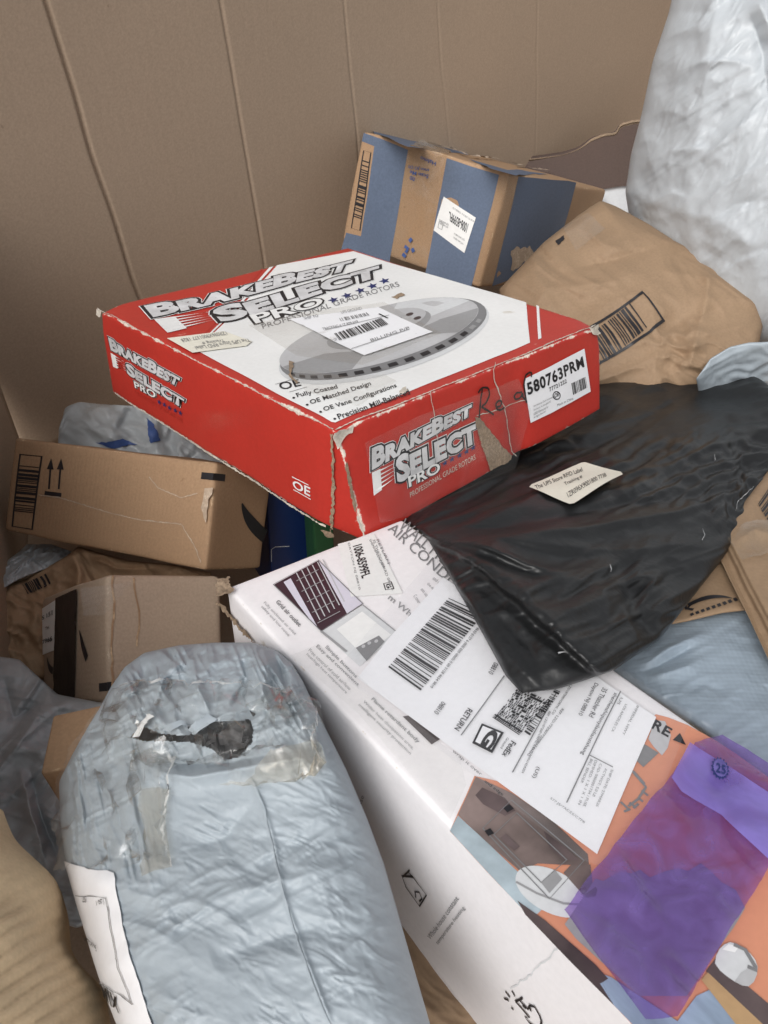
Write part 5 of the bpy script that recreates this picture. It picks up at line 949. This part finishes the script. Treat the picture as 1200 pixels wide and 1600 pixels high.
smile(SM, [(1143, 937), (1110, 928), (1075, 948)], .0045, h=.0012); SM.line('smile_mark', [(1080, 946), (1072, 954), (1069, 946)], .0028, 'black_ink', .0012); SM.line('smile_mark', [(1073, 953), (1083, 955)], .0024, 'black_ink', .0012)
for k in range(9): SM.line('print_edge', [(1078 + 8.5 * k, 963 - 2.9 * k), (1083 + 8.5 * k, 961 - 2.9 * k)], .003, 'black_ink', .0012)
FM = Bag('folded_kraft_mailer', 'kraft mailer with stacked folded edges and glossy tape at the right edge', 'mailer',
         top=dz([(1118, 858, -.020), (1150, 800, -.018), (1200, 735, -.018), (1260, 690, -.018)]), right=dz([(1260, 690, -.018), (1330, 850, -.018), (1400, 1060, -.02)]), bottom=dz([(1205, 1040, -.024), (1300, 1070, -.022), (1400, 1060, -.02)]), left=dz([(1118, 858, -.02), (1140, 905, -.022), (1170, 965, -.024), (1205, 1040, -.024)]),
         n=110, m=110, bulge=.012, back=.006, pw=6, excess=.010, fine=.008, crump=[(.0025, 70, 30, 60, 10)], seed=6, folds=[step([(1133, 850), (1160, 905), (1190, 965), (1225, 1035)], -.006, 3, 400), step([(1140, 845), (1168, 900), (1198, 960), (1235, 1030)], -.005, 3, 400), ridge([(1150, 850), (1180, 830), (1215, 840)], .004, 8, .3)], mat='paper_kraft')
FM.poly('glossy_tape', [(1142, 845), (1165, 822), (1215, 818), (1225, 860), (1190, 872), (1160, 880)], 'brown_clear', .002, wob=.002); FM.fit(bars(9, 3), 'black_ink', (1184, 790), (1205, 822), (1204, 760), (1230, 800), h=.0014, name='barcode')
LBG = Bag('light_blue_bag', 'pale blue plastic bag peeking out behind the black mailer', 'bag',
          top=rz([(1088, 592, .975), (1110, 560, .97), (1140, 542, .965), (1170, 535, .96), (1230, 533, .95)]), right=rz([(1230, 533, .95), (1260, 640, 1.05)]), bottom=rz([(1095, 640, 1.06), (1180, 650, 1.06), (1260, 640, 1.05)]), left=rz([(1088, 592, .975), (1095, 640, 1.06)]), n=80, m=100, bulge=.012, back=.01, excess=.03, fine=.02, crump=[(.004, 60, 20, -30, 11)], seed=5, mat='grey_poly')
PS = Bag('white_paper', 'small piece of white paper between blue carton and pale mailer', 'paper', top=rz([(940, 296, 1.46), (970, 291, 1.46), (1010, 290, 1.46)]), right=rz([(1010, 290, 1.46), (1012, 400, 1.42)]), bottom=rz([(930, 400, 1.42), (1012, 400, 1.42)]), left=rz([(940, 296, 1.46), (930, 400, 1.42)]), n=16, m=16, bulge=.004, back=.002, excess=.0, mat='palegrey_ink')
# left-hand side
UL = Bag('crumpled_grey_mailer', 'crumpled grey poly mailer between the red carton and the container wall', 'mailer',
         top=rz([(92, 668, 1.06), (104, 636, 1.08), (125, 629, 1.08), (170, 632, 1.08), (215, 636, 1.09), (262, 660, 1.09), (320, 695, 1.08), (350, 720, 1.06)]), right=rz([(350, 720, 1.06), (355, 780, 1.03)]), bottom=rz([(85, 770, 1.05), (200, 780, 1.04), (355, 780, 1.03)]), left=rz([(92, 668, 1.06), (85, 770, 1.05)]), n=90, m=120, bulge=.03, back=.01, excess=.05, fine=.035, crump=[(.010, 60, 30, 35, 12), (.004, 30, 16, -30, 13)], seed=17, mat='dim_poly',
         folds=[ridge([(130, 635), (150, 660), (200, 690)], .01, 14, .3), ridge([(180, 680), (210, 640)], -.01, 10, .3), ridge([(230, 640), (240, 690)], .008, 10, .2)])
UL.rpoly('blue_print', [(230, 652), (238, 660), (250, 690), (236, 692)], 'blue_ink', .0015, amp=.001, step=.004); UL.rpoly('blue_print', [(150, 692), (190, 686), (215, 694), (180, 700)], 'blue_ink', .0015, amp=.001, step=.004)
MK = Bag('brown_paper_mailer', 'shadowed brown paper mailer squeezed between the two left kraft cartons', 'mailer',
         top=rz([(-30, 925, .93), (40, 905, .94), (105, 868, .94), (122, 853, .94), (150, 862, .94), (200, 876, .93), (270, 882, .92), (330, 895, .90)]), right=rz([(330, 895, .90), (330, 940, .88)]), bottom=rz([(-30, 1060, .87), (80, 1060, .88), (200, 980, .90), (330, 940, .88)]), left=rz([(-30, 925, .93), (-30, 1060, .87)]), n=90, m=140, bulge=.02, back=.01, excess=.03, fine=.02, crump=[(.009, 60, 26, 20, 13), (.004, 30, 14, 60, 14)], seed=23, mat='paper_dark', folds=[ridge([(112, 868), (125, 900), (118, 930)], .01, 10, .1), ridge([(130, 870), (180, 888), (260, 890)], -.008, 8, .2)])
MK.fit(bars(9, 8), 'black_ink', (45, 930), (82, 912), (36, 915), (74, 895), h=.0014, name='barcode')
UG = Bag('grey_film_strip', 'grey poly film showing under the carton with up-arrows', 'film', top=rz([(-30, 905, .92), (30, 862, .97), (42, 850, .985), (80, 850, .985), (112, 862, .965)]), right=rz([(112, 862, .965), (112, 872, .945)]), bottom=rz([(-30, 940, .90), (30, 905, .92), (80, 885, .93), (112, 872, .945)]), left=rz([(-30, 905, .92), (-30, 940, .90)]), n=70, m=140, bulge=.008, back=.004, excess=.03, fine=.02, crump=[(.008, 40, 14, -30, 14), (.004, 20, 9, 40, 15)], seed=3, mat='dim_poly')
LG = Bag('wrinkled_slate_mailer', 'wrinkled slate grey poly mailer in shade under the taped carton', 'mailer',
         top=rz([(-40, 1020, .80), (30, 1030, .80), (90, 1085, .77), (170, 1100, .74), (260, 1095, .72), (345, 1060, .70)]), right=rz([(345, 1060, .70), (330, 1200, .66), (260, 1400, .60)]), bottom=rz([(20, 1420, .60), (120, 1450, .58), (260, 1400, .60)]), left=rz([(-40, 1020, .80), (-30, 1150, .74), (-10, 1280, .68), (20, 1420, .60)]), n=220, m=220, bulge=.02, back=.02, excess=.02, fine=.012, crump=[(.008, 100, 26, -50, 15), (.0026, 45, 14, 10, 16)], seed=29, mat='dim_poly',
         folds=[ridge([(10, 1190), (60, 1120), (120, 1090)], .010, 12, .2), ridge([(20, 1180), (75, 1170), (150, 1130), (230, 1110)], .010, 14, .2, .3), ridge([(60, 1180), (110, 1160), (200, 1140)], -.010, 10, .2), ridge([(30, 1200), (50, 1280), (70, 1350)], .010, 10, .2), ridge([(45, 1200), (65, 1270), (95, 1350)], -.012, 10, .2), ridge([(5, 1060), (20, 1120), (60, 1100)], -.008, 9, .2)])
KS = small_box('open_kraft_box', 'kraft carton corner peeking out behind the torn mailer', (64, 1208), .575, .08, .05, .10, 10, 'kraft', roll=-10, group='kraft cartons in the pile')
KB = Bag('creased_kraft_mailer', 'creased kraft paper mailer between the torn mailer and the white carton', 'mailer', top=dz([(560, 1400, -.135), (640, 1440, -.14), (720, 1520, -.145)]), right=dz([(720, 1520, -.15), (800, 1620, -.15), (860, 1720, -.15)]), bottom=dz([(600, 1720, -.15), (740, 1740, -.15), (860, 1720, -.15)]), left=dz([(560, 1400, -.135), (580, 1560, -.14), (600, 1720, -.15)]), n=70, m=70, bulge=.006, back=.01, pw=6, excess=.03, fine=.02, crump=[(.003, 60, 30, 60, 17)], seed=8, mat='paper_kraft')
